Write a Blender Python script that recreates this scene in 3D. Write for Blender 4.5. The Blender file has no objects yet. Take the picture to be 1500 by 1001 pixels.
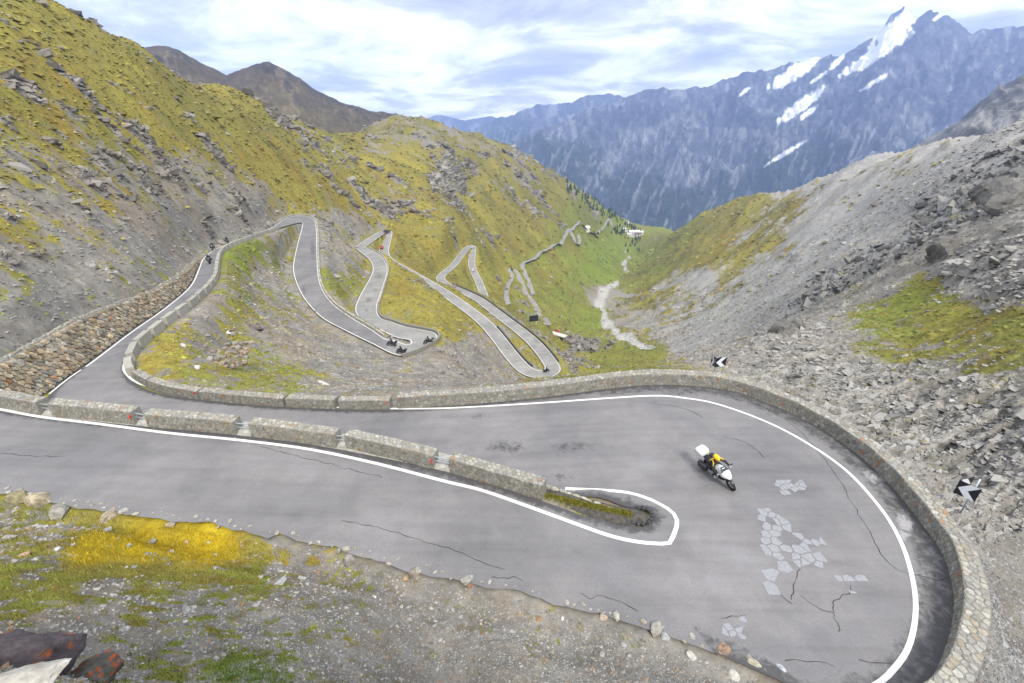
import bpy, bmesh, math, random, time
import numpy as np
from mathutils import Vector, Matrix
from mathutils.kdtree import KDTree
T0 = time.time()
rng = np.random.default_rng(7); random.seed(7)
SC = bpy.context.scene; COL = SC.collection

# ------------------------------------------------------------------ camera
F, CX, CY, PITCH = 667., 750., 500.5, math.radians(26)
PC, PS = math.cos(PITCH), math.sin(PITCH)
cam_d = bpy.data.cameras.new('camera'); cam = bpy.data.objects.new('camera', cam_d); COL.objects.link(cam)
cam_d.sensor_width = 36; cam_d.lens = F/1500*36; cam_d.clip_start = .1; cam_d.clip_end = 60000
cam.location = (0, 0, 0); cam.rotation_euler = (math.pi/2-PITCH, 0, 0)
SC.camera = cam

# ------------------------------------------------------------------ sky, sun, exposure
SUN_AZ, SUN_EL = math.radians(158), math.radians(50)     # clockwise from +Y
w = bpy.data.worlds.new('World'); SC.world = w; w.use_nodes = True
nt = w.node_tree; nt.nodes.clear()
def wn(t, **k):
    n = nt.nodes.new(t)
    for a, v in k.items(): setattr(n, a, v)
    return n
W_out = wn('ShaderNodeOutputWorld'); W_sky = wn('ShaderNodeTexSky', sky_type='NISHITA', sun_disc=False)
W_sky.sun_elevation = SUN_EL; W_sky.sun_rotation = SUN_AZ; W_sky.altitude = 2500
W_b1 = wn('ShaderNodeBackground'); W_b1.inputs['Strength'].default_value = .11
W_b2 = wn('ShaderNodeBackground'); W_b2.inputs['Strength'].default_value = 1.12
W_mix = wn('ShaderNodeMixShader')
tc = wn('ShaderNodeTexCoord'); sep = wn('ShaderNodeSeparateXYZ')
nt.links.new(tc.outputs['Generated'], sep.inputs[0])
# clouds lie on a layer overhead: project the view direction on a plane
def wmath(op, a, b=None, c=None, clamp=False):
    n = wn('ShaderNodeMath', operation=op, use_clamp=clamp)
    for i, v in enumerate((a, b, c)):
        if v is None: continue
        if isinstance(v, (int, float)): n.inputs[i].default_value = v
        else: nt.links.new(v, n.inputs[i])
    return n.outputs[0]
zz = wmath('ADD', wmath('MAXIMUM', sep.outputs['Z'], 0.0), .16)
cmb = wn('ShaderNodeCombineXYZ')
nt.links.new(wmath('DIVIDE', sep.outputs['X'], zz), cmb.inputs[0]); nt.links.new(wmath('DIVIDE', sep.outputs['Y'], zz), cmb.inputs[1])
nt.links.new(wmath('MULTIPLY', sep.outputs['Z'], 2.0), cmb.inputs[2])
def wnoise(scale, detail, rough, dist=0., off=(0, 0, 0)):
    m = wn('ShaderNodeMapping'); m.inputs['Location'].default_value = off
    nt.links.new(cmb.outputs[0], m.inputs[0])
    n = wn('ShaderNodeTexNoise'); nt.links.new(m.outputs[0], n.inputs['Vector'])
    n.inputs['Scale'].default_value = scale; n.inputs['Detail'].default_value = detail
    n.inputs['Roughness'].default_value = rough; n.inputs['Distortion'].default_value = dist
    return n.outputs['Fac']
def wramp(src, stops):
    r = wn('ShaderNodeValToRGB'); nt.links.new(src, r.inputs[0]); e = r.color_ramp.elements
    e[0].position, e[0].color = stops[0][0], (*stops[0][1], 1); e[1].position, e[1].color = stops[-1][0], (*stops[-1][1], 1)
    for p, c in stops[1:-1]:
        q = e.new(p); q.color = (*c, 1)
    return r.outputs[0]
cover = wramp(wnoise(.9, 8, .55, .3, (3.1, 1.7, 0)), [(.22, (0, 0, 0)), (.36, (1, 1, 1))])
shade = wramp(wnoise(1.15, 11, .60, .5, (7.7, 2.2, 1.)), [(.36, (.40, .415, .445)), (.45, (.58, .595, .625)), (.52, (.90, .905, .92)), (.60, (1.18, 1.17, 1.14))])
nt.links.new(W_sky.outputs[0], W_b1.inputs[0]); nt.links.new(shade, W_b2.inputs[0])
nt.links.new(cover, W_mix.inputs[0]); nt.links.new(W_b1.outputs[0], W_mix.inputs[1]); nt.links.new(W_b2.outputs[0], W_mix.inputs[2])
nt.links.new(W_mix.outputs[0], W_out.inputs['Surface'])

sun_d = bpy.data.lights.new('sun', 'SUN'); sun = bpy.data.objects.new('sun', sun_d); COL.objects.link(sun)
sun_d.energy = 2.3; sun_d.angle = math.radians(14); sun_d.color = (1, .94, .83)
sv = Vector((math.sin(SUN_AZ)*math.cos(SUN_EL), math.cos(SUN_AZ)*math.cos(SUN_EL), math.sin(SUN_EL)))
sun.rotation_euler = (-sv).to_track_quat('-Z', 'Y').to_euler()
SC.view_settings.view_transform = 'Standard'; SC.view_settings.look = 'None'
SC.view_settings.exposure = .70; SC.view_settings.gamma = 1
SC.render.engine = 'CYCLES'
SC.cycles.max_bounces = 6; SC.cycles.diffuse_bounces = 3; SC.cycles.volume_bounces = 1

# ------------------------------------------------------------------ pixel <-> world
def ray(px, py):
    u, v = px-CX, CY-py
    return np.array([u, F*PC+v*PS, v*PC-F*PS])
def atz(px, py, z):
    d = ray(px, py); return d*(z/d[2])
def atr(px, py, r):
    d = ray(px, py); return d*(r/math.hypot(d[0], d[1]))
def project(x, y, z):
    dep = y*PC-z*PS; dep = np.where(dep < .05, .05, dep)
    return CX+F*x/dep, CY-F*(y*PS+z*PC)/dep

# ------------------------------------------------------------------ noise (numpy)
def _h(ix, iy, seed):
    n = (ix.astype(np.int64)*374761393+iy.astype(np.int64)*668265263+seed*974634777) & 0xffffffff
    n = ((n ^ (n >> 13))*1274126177) & 0xffffffff
    return ((n ^ (n >> 16)) & 0xffff).astype(np.float32)/65535.
def vnoise(x, y, seed=0):
    ix, iy = np.floor(x), np.floor(y); fx, fy = (x-ix).astype(np.float32), (y-iy).astype(np.float32)
    ix = ix.astype(np.int64); iy = iy.astype(np.int64)
    fx = fx*fx*fx*(fx*(fx*6-15)+10); fy = fy*fy*fy*(fy*(fy*6-15)+10)
    a = _h(ix, iy, seed); b = _h(ix+1, iy, seed); c = _h(ix, iy+1, seed); d = _h(ix+1, iy+1, seed)
    return (a+(b-a)*fx)*(1-fy)+(c+(d-c)*fx)*fy          # 0..1
def fbm(x, y, oct=5, seed=0, gain=.5, lac=2.03):
    s = 0; a = 1; t = 0
    for o in range(oct):
        s = s+a*vnoise(x, y, seed+o*17); t += a; a *= gain
        x, y = x*lac*.8-y*lac*.6+13.7, x*lac*.6+y*lac*.8+7.1
    return s/t
def ridged(x, y, oct=5, seed=0, gain=.5, lac=2.03):
    s = 0; a = 1; t = 0
    for o in range(oct):
        n = 1-np.abs(2*vnoise(x, y, seed+o*17)-1); s = s+a*n*n; t += a; a *= gain
        x, y = x*lac*.8-y*lac*.6+13.7, x*lac*.6+y*lac*.8+7.1
    return s/t
def sst(a, b, x):
    t = np.clip((x-a)/(b-a), 0, 1); return t*t*(3-2*t)

# ------------------------------------------------------------------ object helpers
def tag(o, label=None, cat=None, group=None, kind=None):
    if label: o['label'] = label
    if cat: o['category'] = cat
    if group: o['group'] = group
    if kind: o['kind'] = kind
    return o
def mesh_np(name, V, Q, mat, parent=None, smooth=False, col=None):
    """V (n,3), Q (m,4) or (m,3) arrays -> object"""
    V = np.asarray(V, np.float32); Q = np.asarray(Q, np.int32); k = Q.shape[1]
    me = bpy.data.meshes.new(name); me.vertices.add(len(V)); me.vertices.foreach_set('co', V.ravel())
    me.loops.add(Q.size); me.loops.foreach_set('vertex_index', Q.ravel())
    me.polygons.add(len(Q)); me.polygons.foreach_set('loop_start', np.arange(0, Q.size, k, dtype=np.int32))
    me.polygons.foreach_set('loop_total', np.full(len(Q), k, np.int32))
    me.polygons.foreach_set('use_smooth', np.full(len(Q), bool(smooth)))
    me.update(calc_edges=True)
    if col is not None:
        at = me.attributes.new('col', 'FLOAT_COLOR', 'POINT')
        c = np.ones((len(V), 4), np.float32); c[:, :col.shape[1]] = col; at.data.foreach_set('color', c.ravel())
    if mat: me.materials.append(mat)
    o = bpy.data.objects.new(name, me); COL.objects.link(o); o.parent = parent
    return o
def mesh_py(name, V, Fc, mat, parent=None, smooth=False):
    me = bpy.data.meshes.new(name); me.from_pydata([tuple(map(float, v)) for v in V], [], Fc); me.update()
    if smooth: me.polygons.foreach_set('use_smooth', [True]*len(me.polygons))
    if mat: me.materials.append(mat)
    o = bpy.data.objects.new(name, me); COL.objects.link(o); o.parent = parent
    return o
def empty(name, loc=(0, 0, 0), rz=0):
    o = bpy.data.objects.new(name, None); COL.objects.link(o); o.location = loc; o.rotation_euler = (0, 0, rz); return o
def catmull(P, n=8):
    P = np.asarray(P, float); out = []
    Q = np.vstack([2*P[0]-P[1], P, 2*P[-1]-P[-2]])
    for i in range(1, len(Q)-2):
        p0, p1, p2, p3 = Q[i-1], Q[i], Q[i+1], Q[i+2]
        for t in np.linspace(0, 1, n, endpoint=False):
            out.append(.5*((2*p1)+(-p0+p2)*t+(2*p0-5*p1+4*p2-p3)*t*t+(-p0+3*p1-3*p2+p3)*t**3))
    out.append(P[-1]); return np.array(out)
def resample(P, step):
    P = np.asarray(P, float); s = np.r_[0, np.cumsum(np.linalg.norm(np.diff(P, axis=0), axis=1))]
    n = max(2, int(round(s[-1]/step))+1); t = np.linspace(0, s[-1], n)
    return np.stack([np.interp(t, s, P[:, k]) for k in range(P.shape[1])], 1)
def normals2d(P):
    d = np.gradient(P[:, :2], axis=0); d /= np.linalg.norm(d, axis=1)[:, None]+1e-9
    return np.stack([-d[:, 1], d[:, 0]], 1)      # to the left of travel
def grid_faces(nr, nc):
    i = np.arange(nr-1)[:, None]*nc+np.arange(nc-1)[None, :]; i = i.ravel()
    return np.stack([i, i+1, i+nc+1, i+nc], 1)

# ------------------------------------------------------------------ materials
def mat_new(name):
    m = bpy.data.materials.new(name); m.use_nodes = True
    return m, m.node_tree, m.node_tree.nodes['Principled BSDF']
def mat_plain(name, col, rough=.6, metal=0, spec=.4, noise=0., nscale=30.):
    m, t, b = mat_new(name)
    b.inputs['Roughness'].default_value = rough; b.inputs['Metallic'].default_value = metal
    b.inputs['Specular IOR Level'].default_value = spec
    n = t.nodes.new('ShaderNodeTexNoise'); n.inputs['Scale'].default_value = nscale; n.inputs['Detail'].default_value = 5
    tcn = t.nodes.new('ShaderNodeTexCoord'); t.links.new(tcn.outputs['Object'], n.inputs['Vector'])
    r = t.nodes.new('ShaderNodeValToRGB'); t.links.new(n.outputs['Fac'], r.inputs[0])
    r.color_ramp.elements[0].position = .3; r.color_ramp.elements[1].position = .7
    r.color_ramp.elements[0].color = (*[c*(1-noise) for c in col], 1); r.color_ramp.elements[1].color = (*[min(1, c*(1+noise)) for c in col], 1)
    t.links.new(r.outputs[0], b.inputs['Base Color'])
    return m
def N(t, kind, **k):
    n = t.nodes.new(kind)
    for a, v in k.items(): setattr(n, a, v)
    return n
def tnoise(t, vec, scale, detail=6, rough=.6, dist=0):
    n = N(t, 'ShaderNodeTexNoise'); n.inputs['Scale'].default_value = scale; n.inputs['Detail'].default_value = detail
    n.inputs['Roughness'].default_value = rough; n.inputs['Distortion'].default_value = dist
    t.links.new(vec, n.inputs['Vector']); return n.outputs['Fac']
def tramp(t, src, stops, interp='LINEAR'):
    r = N(t, 'ShaderNodeValToRGB'); t.links.new(src, r.inputs[0]); r.color_ramp.interpolation = interp; e = r.color_ramp.elements
    e[0].position, e[0].color = stops[0][0], (*stops[0][1], 1); e[1].position, e[1].color = stops[-1][0], (*stops[-1][1], 1)
    for p, c in stops[1:-1]: e.new(p).color = (*c, 1)
    return r.outputs[0]
def tmix(t, fac, a, b, mode='MIX'):
    n = N(t, 'ShaderNodeMix', data_type='RGBA', blend_type=mode)
    for s, v in ((0, fac), (6, a), (7, b)):
        if isinstance(v, (int, float)): n.inputs[s].default_value = v
        elif isinstance(v, tuple): n.inputs[s].default_value = (*v, 1)
        else: t.links.new(v, n.inputs[s])
    return n.outputs[2]
def tbump(t, b, h, strength, dist):
    n = N(t, 'ShaderNodeBump'); n.inputs['Strength'].default_value = strength; n.inputs['Distance'].default_value = dist
    t.links.new(h, n.inputs['Height']); t.links.new(n.outputs[0], b.inputs['Normal'])
def mat_terrain(name, fine=((2.2, .45), (.35, .35)), bump=.35, bdist=.12):
    """vertex albedo 'col' broken up by fine noise"""
    m, t, b = mat_new(name); b.inputs['Roughness'].default_value = .95; b.inputs['Specular IOR Level'].default_value = .12
    a = N(t, 'ShaderNodeAttribute', attribute_name='col'); g = N(t, 'ShaderNodeNewGeometry'); v = g.outputs['Position']
    c = a.outputs['Color']; hs = None
    for sc, amp in fine:
        f = tnoise(t, v, sc, 8, .68)
        c = tmix(t, 1., c, tramp(t, f, [(.28, (1-amp,)*3), (.5, (1,)*3), (.72, (1+amp,)*3)]), 'MULTIPLY')
        hs = f if hs is None else hs
    t.links.new(c, b.inputs['Base Color'])
    tbump(t, b, hs, bump, bdist)
    return m
def mat_ground(name):
    """bare ground 'col' and turf 'turf', divided by 'cover' against many-scaled noise"""
    m, t, b = mat_new(name); b.inputs['Roughness'].default_value = .95; b.inputs['Specular IOR Level'].default_value = .1
    g = N(t, 'ShaderNodeNewGeometry'); v = g.outputs['Position']
    at = lambda n: N(t, 'ShaderNodeAttribute', attribute_name=n).outputs
    na = tnoise(t, v, .13, 13, .74); nb = tnoise(t, v, 1.1, 10, .76); nc = tnoise(t, v, .55, 12, .78)
    def m2(op, x, y):
        n = N(t, 'ShaderNodeMath', operation=op)
        for i, q in enumerate((x, y)):
            if isinstance(q, (int, float)): n.inputs[i].default_value = q
            else: t.links.new(q, n.inputs[i])
        return n.outputs[0]
    bare = tmix(t, 1., at('col')['Color'], tramp(t, nc, [(.25, (.38,)*3), (.42, (.80,)*3), (.55, (1.08,)*3), (.68, (1.45,)*3), (.8, (2.0,)*3)]), 'MULTIPLY')
    bare = tmix(t, 1., bare, tramp(t, na, [(.3, (1.0, .96, .88)), (.7, (1., 1., 1.0))]), 'MULTIPLY')
    turf = tmix(t, 1., at('turf')['Color'], tramp(t, nb, [(.25, (.45,)*3), (.45, (.85,)*3), (.6, (1.2,)*3), (.78, (1.6,)*3)]), 'MULTIPLY')
    turf = tmix(t, 1., turf, tramp(t, na, [(.3, (.84, .92, .9)), (.7, (1.10, 1.07, .98))]), 'MULTIPLY')
    k = m2('ADD', at('cover')['Fac'], m2('MULTIPLY', m2('SUBTRACT', na, .5), 1.5)); k = m2('ADD', k, m2('MULTIPLY', m2('SUBTRACT', nb, .5), .9))
    f = tramp(t, k, [(.45, (0, 0, 0)), (.55, (1, 1, 1))])
    t.links.new(tmix(t, f, bare, turf), b.inputs['Base Color'])
    tbump(t, b, m2('ADD', nc, m2('MULTIPLY', na, 3.)), .7, .22)
    return m
# ------------------------------------------------------------------ roads: solve in 3-D from the photograph
# near road: pairs (outer px, outer z) (inner px, inner z) running down-valley -> hairpin -> up-hill
NL = [  # near leg and hairpin: outer px, z, inner px, z
 (900,569,-17.4, None), (970,564,-17.3, 870,728,-17.1), (1060,571,-17.25, 915,742,-17.0), (1125,592,-17.2, 940,746,-16.95),
 (1190,622,-17.2, 951,750,-16.93), (1250,662,-17.15, 955,753,-16.9), (1300,707,-17.1, 957,757,-16.88), (1345,762,-17.05, 956,761,-16.86),
 (1380,812,-17.0, 954,764,-16.84), (1396,870,-16.95, 951,767,-16.82), (1393,920,-16.9, 948,769,-16.8), (1375,975,-16.85, 943,771,-16.78),
 (1345,1015,-16.8, 935,772,-16.76), (1250,1050,-16.75, 925,771,-16.74), (1170,1010,-16.7, 905,769,-16.7), (1060,962,-16.65, 880,762,-16.65), (960,926,-16.6, 850,754,-16.6),
 (860,895,-16.55, 800,736,-16.5), (740,864,-16.5, 720,710,-16.4), (620,838,-16.4, 640,688,-16.3), (530,815,-16.3, 545,668,-16.2),
 (400,786,-16.1, 440,649,-16.0), (280,765,-15.9, 330,636,-15.8), (150,748,-15.7, 190,623,-15.6), (0,722,-15.45, 60,609,-15.4), (-130,700,-15.25,-50,592,-15.2),(-320,668,-15.0,-200,565,-15.0)]
def off_inner(px, py, z, zf, k=1.25):        # far side of the median wall behind a near-leg point
    a = atz(px, py, z); a[0] += .25*k; a[1] += .97*k; a[2] = zf; return a
FAR = [  # far leg: outer px, z -> inner point
 (194,512,-19.5, atz(120,540,-19.5)), (186,530,-19.42, atz(95,558,-19.42)), (185,546,-19.35, atz(72,579,-19.35)),
 (200,563,-19.25, np.array([-33.5, 26.2, -19.2])), (235,577,-19.1, off_inner(60,609,-15.4,-19.1,1.6)), (300,587,-18.9, off_inner(190,623,-15.6,-18.9)),
 (400,596,-18.6, off_inner(330,636,-15.8,-18.6)), (500,600,-18.3, off_inner(440,649,-16,-18.3)), (585,600,-18.05, off_inner(545,668,-16.2,-18.05)),
 (700,592,-17.8, off_inner(640,688,-16.3,-17.8)), (800,582,-17.6, off_inner(720,710,-16.4,-17.5)), (900,569,-17.4, off_inner(800,736,-16.5,-17.25,1.0))]
_o = [atz(a, b, z) for a, b, z, _ in FAR]+[atz(*r[:3]) for r in NL[1:]]
_i = [q for *_, q in FAR]+[atz(*r[3:]) for r in NL[1:]]
NO, NI = catmull(_o, 6), catmull(_i, 6)
NFAR = (len(FAR)-1)*6          # stations of the far leg

# the next legs: pairs of edge pixels (right-hand edge, left-hand edge), z by a steady grade
LEGS = [
 (200,505,140,525),(240,473,190,487),(285,440,240,452),(312,410,277,420),(317,386,290,394),(321,373,297,379),(332,363,314,366),(360,351,340,355),
 (396,339,382,341),(420,331,405,329),(436,327,418,320),(441,327,440,316),(443,328,458,320),(441,336,464,333),(436,353,465,352),(429,385,466,385),(430,402,468,410),
 (436,420,476,430),(447,440,491,448),(470,465,515,465),(500,482,542,481),(540,502,565,496),
 (582,521,578,498),(606,516,592,504),(626,507,600,504),(641,497,600,499),(638,488,592,497),(618,483,578,494),(596,479,551,481),(575,472,534,471),
 (557,465,522,460),(553,449,520,450),(560,425,527,433),(568,397,544,402),(565,384,545,389),(558,374,539,379),(546,367,528,370),(533,361,521,364)]
def solve(p, px, py, g):
    d = ray(px, py); hz = math.hypot(d[0], d[1])
    ts = np.geomspace(5/hz, 5000/hz, 30000)
    f = (p[2]-ts*d[2])-g*np.hypot(ts*d[0]-p[0], ts*d[1]-p[1])
    k = np.where(np.sign(f[1:]) != np.sign(f[:-1]))[0]
    if len(k) == 0: return None
    r = ts[k]; return r[np.argmin(np.hypot(r*d[0]-p[0], r*d[1]-p[1]))]*d
p = .5*(atz(194, 512, -19.5)+atz(120, 540, -19.5)); LR, LL, LC = [NO[0]], [NI[0]], [.5*(NO[0]+NI[0])]
for i, (a, b, c_, d_) in enumerate(LEGS):
    q = solve(p, (a+c_)/2, (b+d_)/2, .1 if i < 12 else .08)
    if q is None: continue
    LR.append(atz(a, b, q[2])); LL.append(atz(c_, d_, q[2])); LC.append(q); p = q
LR, LL = catmull(LR, 6), catmull(LL, 6)
CENT = [(536,356),(543,351),(551,346),(559,341),(566,339),(568,342),(566,352),(563,363),(563,374),(572,383),(600,399),(640,422),(680,449),(715,478),(752,524),(772,543),(790,548),(806,545),(808,535),
 (787,507),(765,487),(744,471),(722,454),(700,438),(675,426),(656,418),(647,411),(646,405),(652,399),(666,387),(676,373),(685,363),(692,361),(692,370),(691,388),(695,400),(701,412),(710,435)]
CP = [.5*(LR[-1]+LL[-1])]
for px_, py_ in CENT:
    q = solve(p, px_, py_, .08)
    if q is not None: CP.append(q); p = q
CP = catmull(CP, 6)
# ------------------------------------------------------------------ terrain: thin-plate surface through known points
def tps_fit(X, v, lam=1e-4):
    n = len(X); d = np.linalg.norm(X[:, None]-X[None], axis=2); K = np.where(d > 0, d*d*np.log(d+1e-12), 0)+lam*np.eye(n)
    P = np.c_[np.ones(n), X]; A = np.zeros((n+3, n+3)); A[:n, :n] = K; A[:n, n:] = P; A[n:, :n] = P.T
    s = np.linalg.solve(A, np.r_[v, 0, 0, 0]); return s
def tps_eval(X, s, Y, chunk=20000):
    out = np.empty(len(Y)); n = len(X); X32 = X.astype(np.float32)
    for i in range(0, len(Y), chunk):
        y = Y[i:i+chunk].astype(np.float32)
        d2 = (y[:, None, 0]-X32[None, :, 0])**2+(y[:, None, 1]-X32[None, :, 1])**2+1e-12
        out[i:i+chunk] = (.5*d2*np.log(d2))@s[:n].astype(np.float32)+s[n]+y@s[n+1:]
    return out
KA = 2.2
def key(x, y): return np.stack([np.arctan2(x, y)*KA, np.log(np.hypot(x, y))], -1)
CTRL = []
def cp(px, py, r): CTRL.append(atr(px, py, r))
def cz(az, r, z): a = math.radians(az); CTRL.append(np.array([r*math.sin(a), r*math.cos(a), z]))
for a in [ # left hillside above the road
 (0,545,48),(0,480,54),(0,400,61),(0,300,76),(0,200,95),(0,100,125),(0,0,165),(70,60,150),(150,478,60),(150,400,72),(150,300,96),(150,200,128),(150,100,170),
 (250,405,84),(280,350,110),(280,300,132),(300,250,160),(300,190,200),(380,318,158),(380,280,190),(400,240,225),(460,300,235),(480,260,280),(520,330,262),(500,300,270),
 (560,325,300),(600,320,330),(600,300,370),(600,230,520),(560,185,700),(660,330,330),(700,300,520),(690,347,395),(780,330,620),(850,318,850),(760,390,480),(740,430,400),(820,400,560),
 (620,360,290),(660,375,300),(720,400,345),
 # valley floor and right-hand side
 (880,440,560),(905,390,850),(900,420,650),(925,345,1400),(915,365,1100),(860,470,450),(960,500,330),(900,500,340),(860,530,260),(820,520,250),(780,460,330),(980,525,250),(1040,510,240),(1100,480,260),(1150,440,260),(1250,400,240),
 (1350,350,230),(1450,290,190),(1000,450,430),(1000,390,620),(980,360,900),(1100,400,430),(1100,330,620),(1250,320,420),(1400,260,320),
 # rocks outside the hairpin
 (1450,800,27.6),(1480,950,23.2),(1500,720,33),(1430,700,33.5),(1300,600,41),(1150,560,44),(1080,537,47),(1110,505,62),(1160,482,80),(1250,470,82),(1300,500,66),(1400,480,70),
 (1500,550,49),(1500,450,68),(1500,350,95),(1400,400,95),(1300,430,100),(1380,365,125),
 # bank below the photographer
 (650,548,68),(550,562,55),(700,562,76),(450,562,48),(780,575,100),(780,592,58),(860,558,150),(960,537,190),(330,560,42),(330,510,60),(420,520,62),(380,460,80),(520,540,66),(1010,528,200),
 (0,800,18),(0,900,12),(120,760,21),(250,850,14),(250,950,9.3),(250,1001,7.8),(500,900,10.3),(500,1001,6.9),(750,950,8.7),(750,1001,7.2),(950,1001,8.5),(1100,1001,10.6),(0,1001,6.)]: cp(*a)
SKYL = [(70,0,200,1),(190,68,235,1),(300,130,300,.6),(400,180,460,.3),(470,207,620,.25),(520,200,760,.5),(560,184,850,1),(610,187,870,1),(640,193,880,1),(700,205,920,1),(760,230,960,1),(800,250,1000,1),(840,272,1080,1),(870,290,1150,1),(900,312,1250,1),(920,328,1350,1),(940,340,1450,1),
 (1500,190,450,1),(1400,215,520,1),(1320,240,600,1),(1250,250,660,1),(1180,280,750,1),(1100,290,850,1),(1040,310,1000,1),(980,335,1250,1)]
for px_, py_, r_, k_ in SKYL:
    cp(px_, py_, r_); q = atr(px_, py_, r_)
    for f, dt in ((1.25, .10), (1.7, .22), (2.6, .3)):
        CTRL.append(np.array([q[0]*f, q[1]*f, q[2]*f-dt*r_*f*k_]))
for az, z3 in ((-85, -3.6), (-72, -3.9), (-60, -4.9), (-50, -5.8)): cz(az, 1.2, -3.2); cz(az, 3., z3)
cz(-36, 1.2, -3.6); cz(-36, 3, -7.); cz(-36, 5.5, -9.3)
for az in range(-20, 86, 15): cz(az, 1.2, -5); cz(az, 3., -9); cz(az, 5.2, -12.6)
cz(-80, 20, -12); cz(-80, 40, -12); cz(-80, 90, 6); cz(-80, 200, 50); cz(-62, 160, 22); cz(-62, 60, -13); cz(80, 12, -15); cz(80, 30, -15); cz(80, 80, -4); cz(75, 300, 40); cz(62, 450, 25); cz(62, 100, -9); cz(62, 40, -15)
cz(60, 9, -14.8); cz(-65, 28, -14.8)
for P_, st in ((NO, 9), (NI, 9), (LR, 8), (LL, 8), (CP, 8)):
    for q in P_[::st]: CTRL.append(np.array(q))
CT = np.array(CTRL); KX = key(CT[:, 0], CT[:, 1]); rr = np.hypot(CT[:, 0], CT[:, 1])
TS = tps_fit(KX, CT[:, 2]/rr, 2e-3)
def base_z(x, y):
    x, y = np.atleast_1d(x), np.atleast_1d(y); return tps_eval(KX, TS, key(x, y))*np.hypot(x, y)

# road surface samples for levelling the ground under the roads
SAMP = []
def loft(a, b, k): t = np.linspace(0, 1, k)[None, :, None]; return a[:, None]*(1-t)+b[:, None]*t
def dense(a, b, step):
    s = np.r_[0, np.cumsum(np.maximum(np.linalg.norm(np.diff(a, axis=0), axis=1), np.linalg.norm(np.diff(b, axis=0), axis=1)))]
    n = int(s[-1]/step)+2; t = np.linspace(0, s[-1], n)
    f = lambda P: np.stack([np.interp(t, s, P[:, i]) for i in range(3)], 1)
    return f(a), f(b)
NOd, NId = dense(NO, NI, .45); LRd, LLd = dense(LR, LL, .9); 
CPd = resample(CP, 1.0); nn = normals2d(CPd); HW = 2.7
CPr = CPd.copy(); CPl = CPd.copy(); CPl[:, :2] += nn*HW; CPr[:, :2] -= nn*HW
for a_, b_, k_, hw in ((NOd, NId, 22, .45), (LRd, LLd, 9, .9), (CPr, CPl, 6, 1.1)):
    g = loft(a_, b_, k_).reshape(-1, 3); SAMP.append(np.c_[g, np.full(len(g), hw)])
# median between the two legs of the hairpin
MED_F = NI[18:NFAR+1]; 
SAMP = np.vstack(SAMP); KD = KDTree(len(SAMP))
for i, q in enumerate(SAMP): KD.insert((q[0], q[1], 0), i)
KD.balance()
NAZ, NRW = 1040, 860
az = np.radians(np.linspace(-74, 74, NAZ)); 
rad = np.exp(np.interp(np.linspace(0, 1, NRW), [0, .06, .42, .62, .88, 1], np.log([1.2, 5.5, 30, 100, 620, 2600])))
AZ, RD = np.meshgrid(az, rad); X = (RD*np.sin(AZ)).ravel(); Y = (RD*np.cos(AZ)).ravel(); R_ = RD.ravel()
Z = base_z(X, Y)
PX, PY = project(X, Y, Z)
print('tps', time.time()-T0)
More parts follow.
